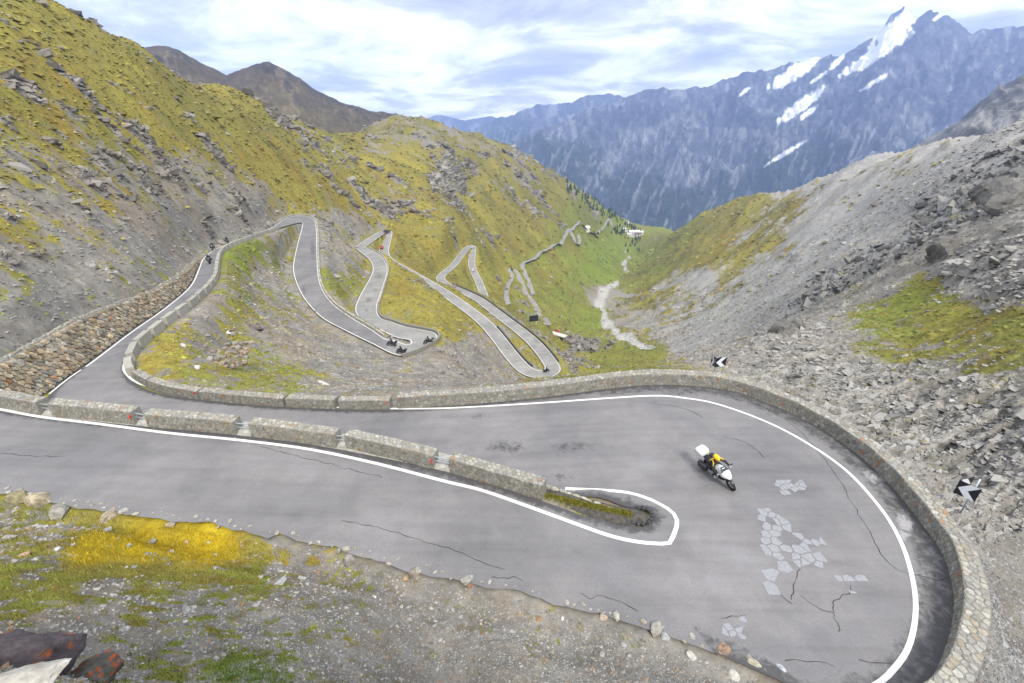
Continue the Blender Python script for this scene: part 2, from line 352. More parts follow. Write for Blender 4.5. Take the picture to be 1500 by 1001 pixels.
# --- cover painted on the ground: labelled spots (grass 0..1, warm 0..1, green 0..1, grey tone, rock roughness)
SPOT = np.array([ # px, py, grass, golden, green, tone, rock
 (60,60,.8,.5,0,.5,.3),(200,120,.85,.5,0,.5,.2),(100,200,.68,.7,0,.5,.5),(30,130,.8,.6,0,.5,.4),(300,180,.9,.5,0,.5,.3),(400,230,.95,.6,0,.5,.2),(450,270,.85,.8,0,.5,.4),(500,290,.8,.8,0,.5,.4),
 (200,190,.75,.6,0,.5,.5),(150,260,.42,.4,0,.38,.7),(250,265,.38,.4,0,.38,.7),(350,300,.12,.4,0,.36,.5),(300,320,.2,.4,0,.4,.4),(60,250,.5,.8,.1,.4,.6),(60,300,.4,.9,0,.42,.5),(30,350,.4,.5,0,.45,.4),(150,310,.4,.8,0,.45,.5),
 (80,400,.25,.4,.3,.5,.1),(150,440,.22,.4,.3,.5,.1),(200,380,.32,.5,.2,.48,.1),(50,470,.2,.4,.6,.5,.1),(20,500,.35,.4,.7,.45,.1),(250,400,.34,.6,.2,.45,.1),(40,525,.45,.6,.3,.4,.1),(300,345,.42,.6,.4,.45,.2),(230,340,.3,.6,.2,.45,.2),
 (350,375,.75,.4,.6,.5,.1),(330,430,.6,.5,.3,.5,.1),(400,410,.3,.4,.3,.5,.1),(410,350,.45,.4,.2,.45,.1),(300,480,.45,.6,.2,.5,.15),(240,525,.65,.7,.2,.45,.1),(400,470,.38,.6,.2,.5,.1),(450,480,.33,.6,.1,.5,.1),(500,530,.22,.4,.1,.42,.2),
 (400,555,.55,.5,.4,.45,.1),(300,545,.5,.5,.4,.45,.1),(550,540,.22,.4,.1,.42,.2),(650,540,.05,.4,0,.36,.3),(700,530,.08,.4,0,.38,.3),(480,380,.3,.4,.1,.45,.1),(490,410,.65,.6,.4,.45,.1),(480,345,.35,.4,.2,.42,.2),
 (600,430,.8,.6,.1,.5,.1),(650,480,.8,.6,.1,.5,.1),(700,515,.35,.4,0,.4,.4),(600,350,.9,.7,.1,.5,.3),(640,380,.9,.6,.1,.5,.2),(560,300,.6,.8,.1,.5,.7),(500,325,.25,.5,.2,.38,.7),(700,400,.95,.6,.2,.5,.1),(800,400,.95,.5,.3,.5,.15),
 (880,400,1,.2,.8,.5,0),(890,370,1,.2,.9,.5,0),(850,450,.9,.3,.5,.5,.1),(870,465,.95,.2,.8,.5,0),(820,500,.8,.5,.2,.5,.3),(840,520,.6,.6,.2,.4,.7),(900,520,.85,.5,.3,.5,.1),(950,515,.8,.5,.3,.5,.1),(900,475,.55,.4,.2,.55,.1),(882,435,.15,.3,.2,.6,.1),(950,440,.65,.6,.1,.62,.1),(940,470,.3,.5,.1,.62,.1),
 (1000,500,.15,.5,.1,.62,.1),(940,400,.85,.4,.3,.5,.1),(1000,370,.75,.5,.2,.5,.2),(1000,330,.85,.5,.3,.5,.2),(1080,305,.8,.6,.1,.5,.2),(1100,330,.65,.5,0,.5,.3),(1060,400,.6,.6,0,.55,.3),(1000,440,.5,.6,0,.6,.3),(1040,370,.85,.7,0,.5,.2),(1150,300,.55,.5,0,.5,.3),(1120,420,.15,.5,.1,.62,.1),(1030,415,.2,.5,0,.6,.6),
 (1200,350,.1,.4,0,.6,.2),(1150,285,.5,.5,0,.5,.2),(1250,280,.15,.4,0,.55,.2),(1310,255,.35,.5,0,.5,.2),(1400,240,.1,.4,0,.5,.3),(1500,230,.05,.4,0,.48,.4),(1300,330,.05,.4,0,.58,.2),(1345,432,.9,.6,.4,.5,.1),(1290,472,.7,.6,.4,.55,.1),(1400,492,.68,.7,.2,.5,.3),(1485,500,.8,.6,.3,.5,.2),
 (1200,450,.12,.4,.2,.5,.4),(1100,460,.1,.4,.1,.6,.1),(1050,500,.1,.4,.1,.6,.1),(1400,380,.04,.4,0,.45,.9),(1480,400,.03,.4,0,.5,1.),(1300,400,.05,.4,0,.52,.5),(1450,310,.03,.4,0,.42,.9),(1200,560,.2,.5,.1,.5,.9),(1300,600,.2,.5,.1,.55,1.),(1400,600,.22,.5,.1,.6,1.),(1480,650,.1,.7,0,.62,1.),(1130,520,.08,.5,0,.42,.8),
 (1450,760,.0,.4,0,.6,.7),(1490,820,0,.4,0,.22,.1),(1480,900,0,.4,0,.25,.3),
 (200,790,1,1,0,.5,0),(300,795,1,1,0,.5,0),(130,805,1,1,.1,.5,0),(90,780,.5,.8,.1,.45,0),(40,790,.5,.7,.2,.45,0),(50,850,.55,.7,.3,.45,0),(150,870,.35,.5,.3,.45,0),(350,850,.65,.8,.4,.45,0),(300,900,.4,.6,.4,.45,0),(100,930,.35,.5,.4,.45,0),(400,900,.3,.6,.3,.45,0),
 (430,800,.3,.7,.1,.5,0),(500,870,.32,.6,.3,.45,0),(600,900,.22,.6,.4,.45,0),(700,920,.16,.7,.3,.45,0),(900,960,.12,.7,.3,.48,0),(1000,970,.05,.7,.3,.55,0),(500,980,.2,.6,.4,.45,0),(370,985,.5,.4,.7,.45,0),(20,735,.7,.6,.4,.45,0),
 (600,250,.85,.6,.1,.5,.2),(700,250,.68,.4,.1,.32,.7),(640,195,.5,.2,0,.34,.4),(800,300,.75,.4,.1,.34,.5),(560,195,.55,.3,0,.38,.2),(740,330,.85,.5,.1,.45,.3),(660,262,.55,.4,.1,.3,.9),(500,200,.7,.4,0,.40,.2),(760,260,.6,.3,.1,.32,.6),(720,215,.55,.3,0,.36,.4),(860,310,.8,.3,.4,.35,.3)])
def paint(px, py):
    out = np.zeros((len(px), 5), np.float32); W = np.zeros(len(px), np.float32)
    for s in SPOT:
        d2 = ((px-s[0])**2+((py-s[1])*1.35)**2).astype(np.float32)+60.
        w_ = 1/(d2*np.sqrt(d2)); W += w_; out += w_[:, None]*s[2:].astype(np.float32)
    return out/W[:, None]
AT = np.empty((len(X), 5), np.float32)
for i in range(0, len(X), 100000): AT[i:i+100000] = paint(PX[i:i+100000], PY[i:i+100000])
grass, gold, green, tone, rock = AT.T
# --- relief
LNR = np.log(R_)
def band(seed, big, small, ax=1., ay=1., gain=.6, u=None, v=None):
    """noise anchored in the ground; feature sizes between r*small and r*big"""
    u = X if u is None else u; v = Y if v is None else v
    o = np.zeros(len(X), np.float32); tot = np.zeros(len(X), np.float32)
    for k in range(-4, 10):
        s = 2.**k; rel = np.log2(s/(R_*big)); low = np.log2(s/(R_*small))
        w_ = np.where(rel < 0, gain**(-rel), np.clip(1-rel, 0, 1))*np.clip(1+low, 0, 1)
        act = w_ > .01
        if not act.any(): continue
        i = np.where(act)[0]; c0, s0 = math.cos(k*1.3*(ax == ay)), math.sin(k*1.3*(ax == ay))
        uu, vv = u[i]*c0-v[i]*s0, u[i]*s0+v[i]*c0
        o[i] += (w_[i]*(vnoise(uu/s/ax+k*3.3, vv/s/ay+k*7.7, seed+k*13)-.5)).astype(np.float32); tot[i] += (w_[i]**2).astype(np.float32)
    return .5+o/np.sqrt(tot+1e-6)*.9
right = sst(900, 1050, PX)*((R_ > 20) | (PX > 1380))
sx, sy = X*.97-Y*.24, X*.24+Y*.97       # across / along the valley
lod = np.clip(R_/120, .12, 6.)
cr = band(3, .12, .01, 1, 1., .5)-.5
nb_out = band(21, .05, .003, 1., 1., .65)
outm = sst(.60, .78, nb_out*.62+rock*.42+.25*(fbm(X/60, Y/60, 3, 9)-.5))          # outcrops
strata_v = X*.93+Y*.36; strata_u = -X*.36+Y*.93
st_w = fbm(X/6, Y/6, 4, 31)*3.
strata = ridged((strata_u+st_w*.5)/.95, (strata_v+st_w)/6.5, 4, 41, .6)
blk = ridged(X/2.3, Y/2.3, 5, 51, .55)
nb_b = band(61, .02, .002, 1, 1, .65)
dz = cr*np.minimum(R_, 400)*.022*sst(25, 60, R_)*sst(1500, 500, R_)
dz += (nb_b-.5)*R_*.0028*sst(25, 60, R_)
dz += outm*((nb_b-.5)*1.6+.6)*np.minimum(R_, 330)*.011*sst(40, 80, R_)
rn = rock*right*sst(150, 60, R_)*sst(21, 27, R_)
dz += rn*((strata-.45)*1.5+(blk-.45)*.9)
dz += (fbm(X/.7, Y/.7, 4, 71)-.5)*.20*sst(40, 10, R_)*sst(3, 6, R_)
rough_edge = (fbm(X/.45, Y/.45, 4, 73)-.5)*.22*(R_ < 34)
dz += (ridged(sx/130+sy/90, sy/34-sx/60, 5, 91, .55)-.5)*15*sst(250, 600, R_)*sst(1500, 1100, R_)
Z = Z+dz
# --- level the ground along the roads
near = np.where(R_ < 430)[0]; hit = np.full(len(X), 1e9); zr = np.zeros(len(X)); hwid = np.ones(len(X))
xs, ys = X[near], Y[near]
for k, i in enumerate(near):
    f = KD.find_n((xs[k], ys[k], 0), 1)[0]
    hit[i] = f[2]; zr[i] = SAMP[f[1], 2]; hwid[i] = SAMP[f[1], 3]
print('kd', time.time()-T0)
bw = np.where(hwid < .6, 2.6, np.where(hwid < 1., 4.5, 6.)); d0 = hwid*.9
under = hit < d0
t_ = sst(d0, d0+bw, hit)
Z = np.where(hit < 1e8, (zr-.10-.1*(hwid > .6))*(1-t_)+Z*t_, Z)
Z = Z+rough_edge*sst(d0+.1, d0+.9, hit)*(1-t_)
Z = np.where(under, zr-np.where(hwid < .6, .12, .35), Z)
# --- ground colour (albedo only)
def lerp(a, b, t): return a+(b-a)*t[:, None]
C3 = lambda *c: np.array(c, np.float32)[None, :]
n1 = band(101, .03, .0012, 1, 1, .7); n2 = band(111, .05, .001, 1., 1., .78); n3 = fbm(X/30, Y/30, 4, 121); n4 = band(131, .004, .0008, 1, 1, .8)
gv = grass+(n2-.5)*.95+(n1-.5)*.55
gm = sst(.45, .55, gv)*sst(.0, .12, grass)
grey = lerp(C3(.15, .148, .142), C3(.36, .355, .34), np.clip(tone*.9-.12+(n1-.5)*.8+(n4-.5)*.7, 0, 1))
warm = sst(.5, .7, band(141, .08, .004)); grey = lerp(grey, grey*C3(1.12, .98, .84), warm*.7)
gcol = lerp(C3(.125, .118, .034), C3(.255, .222, .042), np.clip(gold*1.15-.15+(n3-.5)*1.2+(n2-.5)*.5, 0, 1))
gcol = lerp(gcol, C3(.15, .20, .035)*np.ones_like(gcol), np.clip(green*1.1+(n1-.5)*.8, 0, 1)*sst(.1, .3, green))
rust = sst(.60, .72, band(151, .04, .002))*gold*.4; gcol = lerp(gcol, C3(.22, .10, .025)*np.ones_like(gcol), rust)
gcol *= (.55+.9*n4+.35*(n1-.5))[:, None]
gcol = lerp(gcol, grey*C3(.95, .9, .75), .25*sst(.5, .8, n2))
colr = lerp(grey, gcol, gm)
rockc = lerp(C3(.10, .093, .082), C3(.25, .235, .21), np.clip(n2*1.6-.3, 0, 1)); colr = lerp(colr, rockc, outm*sst(40, 80, R_)*(1-right)*.85)
# right-hand rocks: pale ribs, dark joints
joint = sst(.62, .9, strata*.6+blk*.4)
rk = lerp(C3(.34, .332, .315), C3(.15, .146, .138), np.clip(1.25-strata*1.3-.3*(blk-.5)+(n2-.5)*.5, 0, 1))
rk = lerp(rk, C3(.45, .44, .43)*np.ones_like(rk), sst(.62, .8, n1)*.5)
colr = lerp(colr, rk, np.clip(rn*1.1, 0, 1)*(1-gm*.9))
# pale scree runs down the right flank
run = sst(.5, .72, fbm(sx/70+.8*fbm(X/60, Y/60, 3, 161), sy/11, 5, 171, .55)); far_r = right*sst(110, 200, R_)
colr = lerp(colr, C3(.40, .395, .39)*(.8+.4*n2)[:, None], run*far_r*.55*(1-.7*gm))
# stream bed on the valley floor
strm = catmull([atr(a, b, r) for a, b, r in ((920,352,1330),(915,362,1120),(922,372,1000),(914,385,880),(922,398,790),(905,412,690),(886,425,620),(879,440,560),(884,455,500),(890,470,440),(905,488,380),(925,500,345),(950,515,300))], 10)
KS = KDTree(len(strm))
for i, q in enumerate(strm): KS.insert((q[0], q[1], 0), i)
KS.balance()
cand = np.where((PX > 840) & (PX < 1000) & (R_ > 240) & (R_ < 1500))[0]; sd = np.full(len(X), 1e9)
for i in cand: sd[i] = KS.find((X[i], Y[i], 0))[2]
wv = 3+5*vnoise(X/25, Y/25, 181); sm = sst(wv*1.3, wv*.5, sd); wash = np.zeros(len(X)); colr = lerp(colr, C3(.40, .40, .39)*(.7+.5*n2)[:, None], sm*.85); Z = Z-1.2*sst(wv, 0, sd)
for lines in (((882,440,545),(930,438,470),(985,430,440),(1040,418,430)), ((895,462,470),(930,463,420),(975,455,400),(1010,445,400)), ((890,424,640),(940,420,600),(1000,412,560))):
    q = catmull([atr(*a) for a in lines], 10)
    for c_ in q: 
        k = np.where((np.abs(X-c_[0]) < 12) & (np.abs(Y-c_[1]) < 12))[0]
        d = np.hypot(X[k]-c_[0], Y[k]-c_[1]); wash[k] = np.maximum(wash[k], sst(6, 2, d+4*(n2[k]-.5))); colr[k] = lerp(colr[k], C3(.42, .42, .41)*np.ones((len(k), 1)), .5*sst(6, 2, d+4*(n2[k]-.5)))
colr = np.clip(colr, .02, .8)
# smooth fields for the ground shader
bare = lerp(C3(.18, .172, .158), C3(.33, .32, .298), np.clip(tone*1.1-.1+(n1-.5)*.5, 0, 1)); bare = lerp(bare, bare*C3(1.10, .98, .84), warm*.6*(1-.8*right)); bare = lerp(bare, C3(.385, .385, .385)*np.ones_like(bare), .55*far_r*(1-outm))
bare = lerp(bare, rockc*1.15, outm*sst(40, 80, R_)*(1-right)*.8)
bare = lerp(bare, rk, np.clip(rn*1.1, 0, 1)); bare = lerp(bare, C3(.40, .395, .39)*np.ones_like(bare), run*far_r*.6); bare = lerp(bare, C3(.42, .42, .41)*np.ones_like(bare), sm)
turf = lerp(C3(.150, .138, .044), C3(.305, .258, .060), np.clip(gold*1.15-.15+(n3-.5)*1.2+(n1-.5)*.5, 0, 1))
turf = lerp(turf, C3(.185, .235, .045)*np.ones_like(turf), np.clip(green*1.1+(n1-.5)*.8, 0, 1)*sst(.1, .3, green)); turf = lerp(turf, C3(.23, .11, .028)*np.ones_like(turf), rust)
turf = lerp(turf, C3(.46, .335, .022)*np.ones_like(turf), sst(.82, .98, gold)*sst(40, 25, R_)*(1-.6*rust)); cov = grass+(n1-.5)*.35+(n2-.5)*.25-.8*sst(.12, .0, grass)-.7*sm-.5*outm*sst(40, 80, R_)*(1-right)-.6*wash
M_GROUND = mat_ground('ground_mat')
terrain = tag(mesh_np('terrain', np.stack([X, Y, Z], 1), grid_faces(NRW, NAZ)[:, ::-1], M_GROUND, smooth=True, col=np.clip(bare, .02, .8)), kind='structure')
at = terrain.data.attributes.new('turf', 'FLOAT_COLOR', 'POINT'); at.data.foreach_set('color', np.c_[np.clip(turf, .01, .8), np.ones(len(X))].astype(np.float32).ravel())
at = terrain.data.attributes.new('cover', 'FLOAT', 'POINT'); at.data.foreach_set('value', cov.astype(np.float32))
TZ = Z.reshape(NRW, NAZ); LR_ = np.log(rad)
def ground(x, y):
    """height of the finished terrain"""
    a = (math.atan2(x, y)-az[0])/(az[1]-az[0]); r = math.hypot(x, y)
    i = min(max(int(np.searchsorted(rad, r))-1, 0), NRW-2); j = min(max(int(a), 0), NAZ-2)
    fr = (r-rad[i])/(rad[i+1]-rad[i]); fa = a-j; t = TZ
    return float((t[i, j]*(1-fa)+t[i, j+1]*fa)*(1-fr)+(t[i+1, j]*(1-fa)+t[i+1, j+1]*fa)*fr)
def hit_ground(px, py, r0=4., r1=2500):
    d = ray(px, py); h = math.hypot(d[0], d[1]); prev = None
    for r in np.geomspace(r0, r1, 900):
        q = d*(r/h)
        if q[2] < ground(q[0], q[1]): return q
    return q
print('terrain', time.time()-T0)

# ------------------------------------------------------------------ mountains behind
def mountain(name, sky, r_ridge, r_front, tan_front, nc, nr, colour, seed, amp, fsc, prof=1.0, sky_amp=.0, aniso=1.):
    """sky: list of (px, py); heights follow the skyline at the ridge and fall to tan_front at the foot"""
    d = np.array([ray(*s) for s in sky]); a_ = np.arctan2(d[:, 0], d[:, 1]); te = d[:, 2]/np.hypot(d[:, 0], d[:, 1])
    A = np.linspace(a_[0], a_[-1], nc); E = np.interp(A, a_, te)
    E = E+(fbm(A*60, A*0+seed, 5, seed, .6)-.5)*sky_amp
    rr_ = np.interp(A, a_, r_ridge) if np.ndim(r_ridge) else np.full(nc, r_ridge); rf = np.interp(A, a_, r_front) if np.ndim(r_front) else np.full(nc, r_front)
    tf = np.interp(A, a_, tan_front) if np.ndim(tan_front) else np.full(nc, tan_front)
    t = np.r_[np.linspace(0, 1, nr-14), 1+np.linspace(.02, .5, 14)][:, None]
    R = rf[None]*(1-t)+rr_[None]*t; zf, zk = (tf*rf)[None], (E*rr_)[None]
    z = np.where(t <= 1, zf+(zk-zf)*np.clip(t, 0, 1)**prof, zk-(t-1)*(rr_-rf)[None]*.9)
    x = R*np.sin(A)[None]; y = R*np.cos(A)[None]
    s_ = A[None]*rr_[None]*.8                      # gullies run down the face
    rg = ridged((s_+R*.25)/fsc, R/(fsc*2.6)*aniso, 6, seed, .55); rg2 = ridged(x/(fsc*.35), y/(fsc*.35), 5, seed+5, .55)
    env = np.clip(t*4, 0, 1)*np.where(t <= 1, np.clip((1-t)*5+.12, 0, 1), .12)
    dzm = (rg-.55)*amp*env+(rg2-.5)*amp*.28*np.clip(env+.08, 0, 1)
    z = z+dzm
    V = np.stack([x, y, z], -1).reshape(-1, 3); px, py = project(V[:, 0], V[:, 1], V[:, 2])
    col = colour(V, px, py, rg.ravel(), rg2.ravel(), np.broadcast_to(t, x.shape).ravel())
    return tag(mesh_np(name, V, grid_faces(nr, nc)[:, ::-1], M_MOUNT, smooth=True, col=np.clip(col, .01, .9)), kind='structure')
M_MOUNT = mat_terrain('mountain_mat', ((.012, .3), (.05, .3)), .6, 6.)
def col_brown(V, px, py, rg, rg2, t):
    n = fbm(px/14, py/10, 4, 5); k = np.clip(1.2-t*1.1+(n-.5)*.6, 0, 1)
    c = lerp(C3(.075, .06, .047), C3(.115, .095, .045), k); c = lerp(c, C3(.045, .04, .036)*np.ones_like(c), sst(.52, .7, rg)*sst(.45, .8, t)*.8)
    s = sst(.60, .75, fbm(px/7+rg*4, py/16+rg2*3, 4, 15)); return lerp(c, C3(.20, .165, .11)*np.ones_like(c), s*.5)
mountain('brown_mountain', [(120,60),(170,66),(195,68),(245,67),(262,74),(300,95),(332,108),(345,103),(372,95),(394,92),(410,98),(440,116),(470,136),(500,150),(535,160),(580,168),(640,185),(700,215)], 1500, 800, -.12, 420, 160, col_brown, 11, 45, 120, .9, .006)
SNOW = np.array([(1165,105,22,10),(1180,100,10,7),(1150,118,8,5),(1172,155,16,9),(1185,165,8,4),(1285,78,26,9),(1270,85,12,6),(1315,38,20,12),(1335,18,16,10),(1300,62,14,9),(1280,121,12,3),(1150,225,16,3),(1225,92,6,6),(1200,113,6,3),(1378,222,5,5),(1092,133,5,3),(1385,18,10,3)], float)
def col_range(V, px, py, rg, rg2, t):
    n = fbm(px/30, py/22, 5, 25); n_f = fbm(px/5, py/7, 4, 35); st = fbm(px/9+rg*3, py/16+rg2*2, 5, 45)
    c = lerp(C3(.040, .047, .066), C3(.125, .135, .16), np.clip(rg2*.8+(n_f-.5)*1.1+(n-.5)*.5, 0, 1))  # part of the distant haze's blue is put into this rock colour
    sc = sst(.52, .66, st)*sst(.42, .6, n+.12*(1-rg)); c = lerp(c, C3(.28, .285, .29)*np.ones_like(c), sc*.6)
    tree_y = 225+35*np.sin(px/70)+45*(n-.5)*2+(px-900)*.02
    fo = sst(-10, 22, py-tree_y)*sst(.35, .5, n_f*.6+n*.5)*sst(1330, 1200, px); c = lerp(c, C3(.022, .036, .020)*np.ones_like(c), fo*.95)
    c = lerp(c, C3(.30, .30, .31)*np.ones_like(c), sst(.60, .72, fbm(px/5+py/11+rg*4, py/26+rg2*3, 4, 55))*.5*sst(170, 200, py))
    for sxp, syp, a, b in SNOW:
        q = ((px-sxp)*.85-(py-syp)*-.5)**2/a**2+((py-syp)*.85+(px-sxp)*.5)**2/b**2
        c = lerp(c, C3(.85, .86, .88)*np.ones_like(c), sst(1.3, .75, q+(n_f-.5)*2.2))
    return c
mountain('far_blue_mountain', [(560,190),(620,176),(640,168),(655,170),(680,176),(720,170),(760,185),(840,200)], 7900, 7300, -.12, 160, 50, col_range, 71, 160, 700, 1, .004)
mountain('hazy_mountain', [(640,215),(690,187),(735,172),(770,160),(800,151),(835,150),(862,139),(890,136),(930,145),(990,190)], 6600, 4600, -.25, 260, 130, col_range, 81, 300, 420, .9, .010)
mountain('snowy_mountain', [(660,300),(720,215),(770,200),(800,188),(830,172),(862,160),(905,148),(935,135),(965,126),(1000,130),(1045,122),(1075,110),(1100,104),(1150,92),(1200,86),(1250,74),(1285,55),(1305,22),(1325,10),(1340,26),(1362,14),(1390,22),(1425,44),(1470,40),(1540,30),(1640,20),(1760,40)],
         [4700]*6+[5200]*21, [2500]*10+[2700]*17, [-.33]*4+[-.36]*12+[-.30]*11, 900, 330, col_range, 91, 330, 520, .85, .012)
def col_grey(V, px, py, rg, rg2, t):
    n = fbm(px/16, py/12, 5, 65); c = lerp(C3(.10, .10, .10), C3(.27, .265, .26), np.clip(rg2*.8+(n-.5)*1.4, 0, 1))
    g = sst(.58, .7, fbm(px/25, py/14, 4, 67))*sst(205, 230, py); c = lerp(c, C3(.16, .15, .06)*np.ones_like(c), g*.7)
    q = ((px-1378)/5)**2+((py-222)/4)**2; return lerp(c, C3(.85, .86, .88)*np.ones_like(c), sst(1.2, .8, q))
mountain('grey_mountain', [(1230,262),(1270,249),(1300,236),(1335,215),(1370,196),(1405,178),(1435,150),(1465,128),(1500,106),(1560,80),(1660,60)], 1500, 700, -.10, 300, 180, col_grey, 111, 70, 130, .95, .008)
# ------------------------------------------------------------------ road surfaces
def mat_asphalt(name, base, patch=True):
    m, t, b = mat_new(name); b.inputs['Roughness'].default_value = .8; b.inputs['Specular IOR Level'].default_value = .3
    g = N(t, 'ShaderNodeNewGeometry'); v = g.outputs['Position']
    big = tnoise(t, v, .18, 5, .6); mid = tnoise(t, v, 1.1, 6, .65); fine = tnoise(t, v, 28, 4, .7)
    c = tramp(t, big, [(.3, tuple(x*.80 for x in base)), (.46, tuple(x*.95 for x in base)), (.54, tuple(x*y for x, y in zip(base, (1.05, 1.04, 1.01)))), (.7, tuple(x*1.2 for x in base))])
    mp = N(t, 'ShaderNodeMapping'); mp.inputs['Scale'].default_value = (.12, 1.5, 1); mp.inputs['Rotation'].default_value = (0, 0, .12); t.links.new(v, mp.inputs[0])
    trk = tnoise(t, mp.outputs[0], 1., 7, .6); c = tmix(t, 1., c, tramp(t, trk, [(.3, (.86,)*3), (.5, (1,)*3), (.72, (1.10,)*3)]), 'MULTIPLY')
    c = tmix(t, 1., c, tramp(t, mid, [(.3, (.90,)*3), (.7, (1.08,)*3)]), 'MULTIPLY')
    c = tmix(t, 1., c, tramp(t, fine, [(.3, (.80,)*3), (.7, (1.2,)*3)]), 'MULTIPLY')
    # tar stains and wet-looking dark streaks kept where the attribute says so
    a = N(t, 'ShaderNodeAttribute', attribute_name='col'); sp = N(t, 'ShaderNodeSeparateColor'); t.links.new(a.outputs['Color'], sp.inputs[0])
    k = N(t, 'ShaderNodeMath', operation='MULTIPLY_ADD'); k.inputs[1].default_value = 1.; t.links.new(sp.outputs[0], k.inputs[0])
    stn = tnoise(t, v, 2.2, 8, .72, .4)
    sh = N(t, 'ShaderNodeMath', operation='SUBTRACT'); t.links.new(stn, sh.inputs[0]); sh.inputs[1].default_value = .5
    t.links.new(sh.outputs[0], k.inputs[2])
    dark = tramp(t, k.outputs[0], [(.36, (0, 0, 0)), (.56, (1, 1, 1))])
    c = tmix(t, dark, c, tuple(x*.40 for x in base))
    k2 = N(t, 'ShaderNodeMath', operation='MULTIPLY_ADD'); k2.inputs[1].default_value = 1.; t.links.new(sp.outputs[1], k2.inputs[0])
    st2 = tnoise(t, v, 1.6, 9, .75, .6); s2 = N(t, 'ShaderNodeMath', operation='SUBTRACT'); t.links.new(st2, s2.inputs[0]); s2.inputs[1].default_value = .5
    t.links.new(s2.outputs[0], k2.inputs[2])
    c = tmix(t, tramp(t, k2.outputs[0], [(.45, (0, 0, 0)), (.6, (1, 1, 1))]), c, tuple(x*1.7 for x in base))
    t.links.new(c, b.inputs['Base Color']); tbump(t, b, fine, .25, .01)
    return m
ASPH = (.185, .182, .190)
M_ROAD = mat_asphalt('asphalt', ASPH); M_ROAD2 = mat_asphalt('old_asphalt', (.26, .257, .25))
def road(name, a, b, k, mat, colf=None):
    g = loft(a, b, k); V = g.reshape(-1, 3)
    col = np.zeros((len(V), 3), np.float32)
    if colf is not None: col = colf(V, a, b, k)
    o = mesh_np(name, V, grid_faces(len(a), k), mat, smooth=True, col=col)
    return tag(o, kind='structure')
def stain(V, a, b, k):
    n = len(a); s = np.repeat(np.arange(n), k)/n; v = np.tile(np.linspace(0, 1, k), n)       # v=0 outer edge
    w = np.linalg.norm(a-b, axis=1).repeat(k); do, di = v*w, (1-v)*w
    px, py = project(V[:, 0], V[:, 1], V[:, 2])
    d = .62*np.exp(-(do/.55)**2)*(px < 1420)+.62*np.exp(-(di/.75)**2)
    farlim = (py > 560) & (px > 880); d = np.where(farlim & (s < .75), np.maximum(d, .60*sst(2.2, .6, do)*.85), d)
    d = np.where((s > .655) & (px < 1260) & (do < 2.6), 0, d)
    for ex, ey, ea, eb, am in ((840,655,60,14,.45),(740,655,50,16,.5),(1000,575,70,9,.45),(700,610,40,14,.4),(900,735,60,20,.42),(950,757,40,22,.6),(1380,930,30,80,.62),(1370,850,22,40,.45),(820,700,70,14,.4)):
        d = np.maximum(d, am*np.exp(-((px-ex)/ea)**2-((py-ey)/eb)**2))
    l = np.zeros(len(V))
    for ex, ey, ea, eb, am in ((1285,700,45,22,.55),(1325,770,22,40,.6),(1120,605,80,16,.42),(1350,870,14,28,.5),(1010,600,60,8,.42),(1180,645,40,12,.42)):
        l = np.maximum(l, am*np.exp(-((px-ex)/ea)**2-((py-ey)/eb)**2))
    return np.stack([d, l, d*0], 1).astype(np.float32)
_n = len(NOd); _k = np.arange(_n)/_n; _j = (fbm(np.arange(_n)*.45, np.zeros(_n), 5, 77, .65)-.5)*.75*sst(.66, .70, _k)
_u = NId-NOd; _u /= np.linalg.norm(_u, axis=1)[:, None]; NOe = NOd+_u*_j[:, None]; NOe[:, 2] = NOd[:, 2]
r_near = road('road', NOe, NId, 64, M_ROAD, stain)
def stain2(V, a, b, k):
    n = len(a); v = np.tile(np.linspace(0, 1, k), n); w = np.linalg.norm(a-b, axis=1).repeat(k); px, py = project(V[:, 0], V[:, 1], V[:, 2])
    d = .4*np.exp(-((v*w)/.5)**2)+.4*np.exp(-(((1-v)*w)/.5)**2)
    for ex, ey, ea, eb, am in ((458,365,7,30,.5),(445,425,6,16,.5),(555,405,14,10,.5),(540,440,10,8,.5),(537,455,6,6,.5),(550,425,10,6,.45)):
        d = np.maximum(d, am*np.exp(-((px-ex)/ea)**2-((py-ey)/eb)**2))
    return np.stack([d, d*0, d*0], 1).astype(np.float32)
cut = int(len(LRd)*.64)
up = np.array([0, 0, .01])
r_mid = road('road', LRd[:cut]+up, LLd[:cut]+up, 12, M_ROAD, stain2); r_mid2 = road('road', LRd[cut-1:]+up, LLd[cut-1:]+up, 12, M_ROAD2, stain2)
r_far = road('road', CPr, CPl, 6, M_ROAD2)
M_PAINT = mat_plain('road_paint', (.72, .72, .70), .6, noise=.12, nscale=9)
def line_on(name, P, wd, parent, dz=.012):
    P = resample(P, .4); n_ = normals2d(P); a = P.copy(); b = P.copy(); a[:, :2] += n_*wd/2; b[:, :2] -= n_*wd/2; a[:, 2] += dz; b[:, 2] += dz
    return mesh_np(name, loft(a, b, 2).reshape(-1, 3), grid_faces(len(a), 2)[:, ::-1], M_PAINT, parent)
KR = KDTree(len(NOd)*33); _g = loft(NOd, NId, 33).reshape(-1, 3)
for i, q in enumerate(_g): KR.insert((q[0], q[1], 0), i)
KR.balance()
def road_z(x, y):
    s = w_ = 0
    for co, i, d in KR.find_n((x, y, 0), 4):
        k = 1/(d+.01); s += _g[i, 2]*k; w_ += k
    return s/w_
def on_road(px, py, z0=-17.):
    z = z0
    for _ in range(8): q = atz(px, py, z); z = road_z(q[0], q[1])
    return atz(px, py, z)
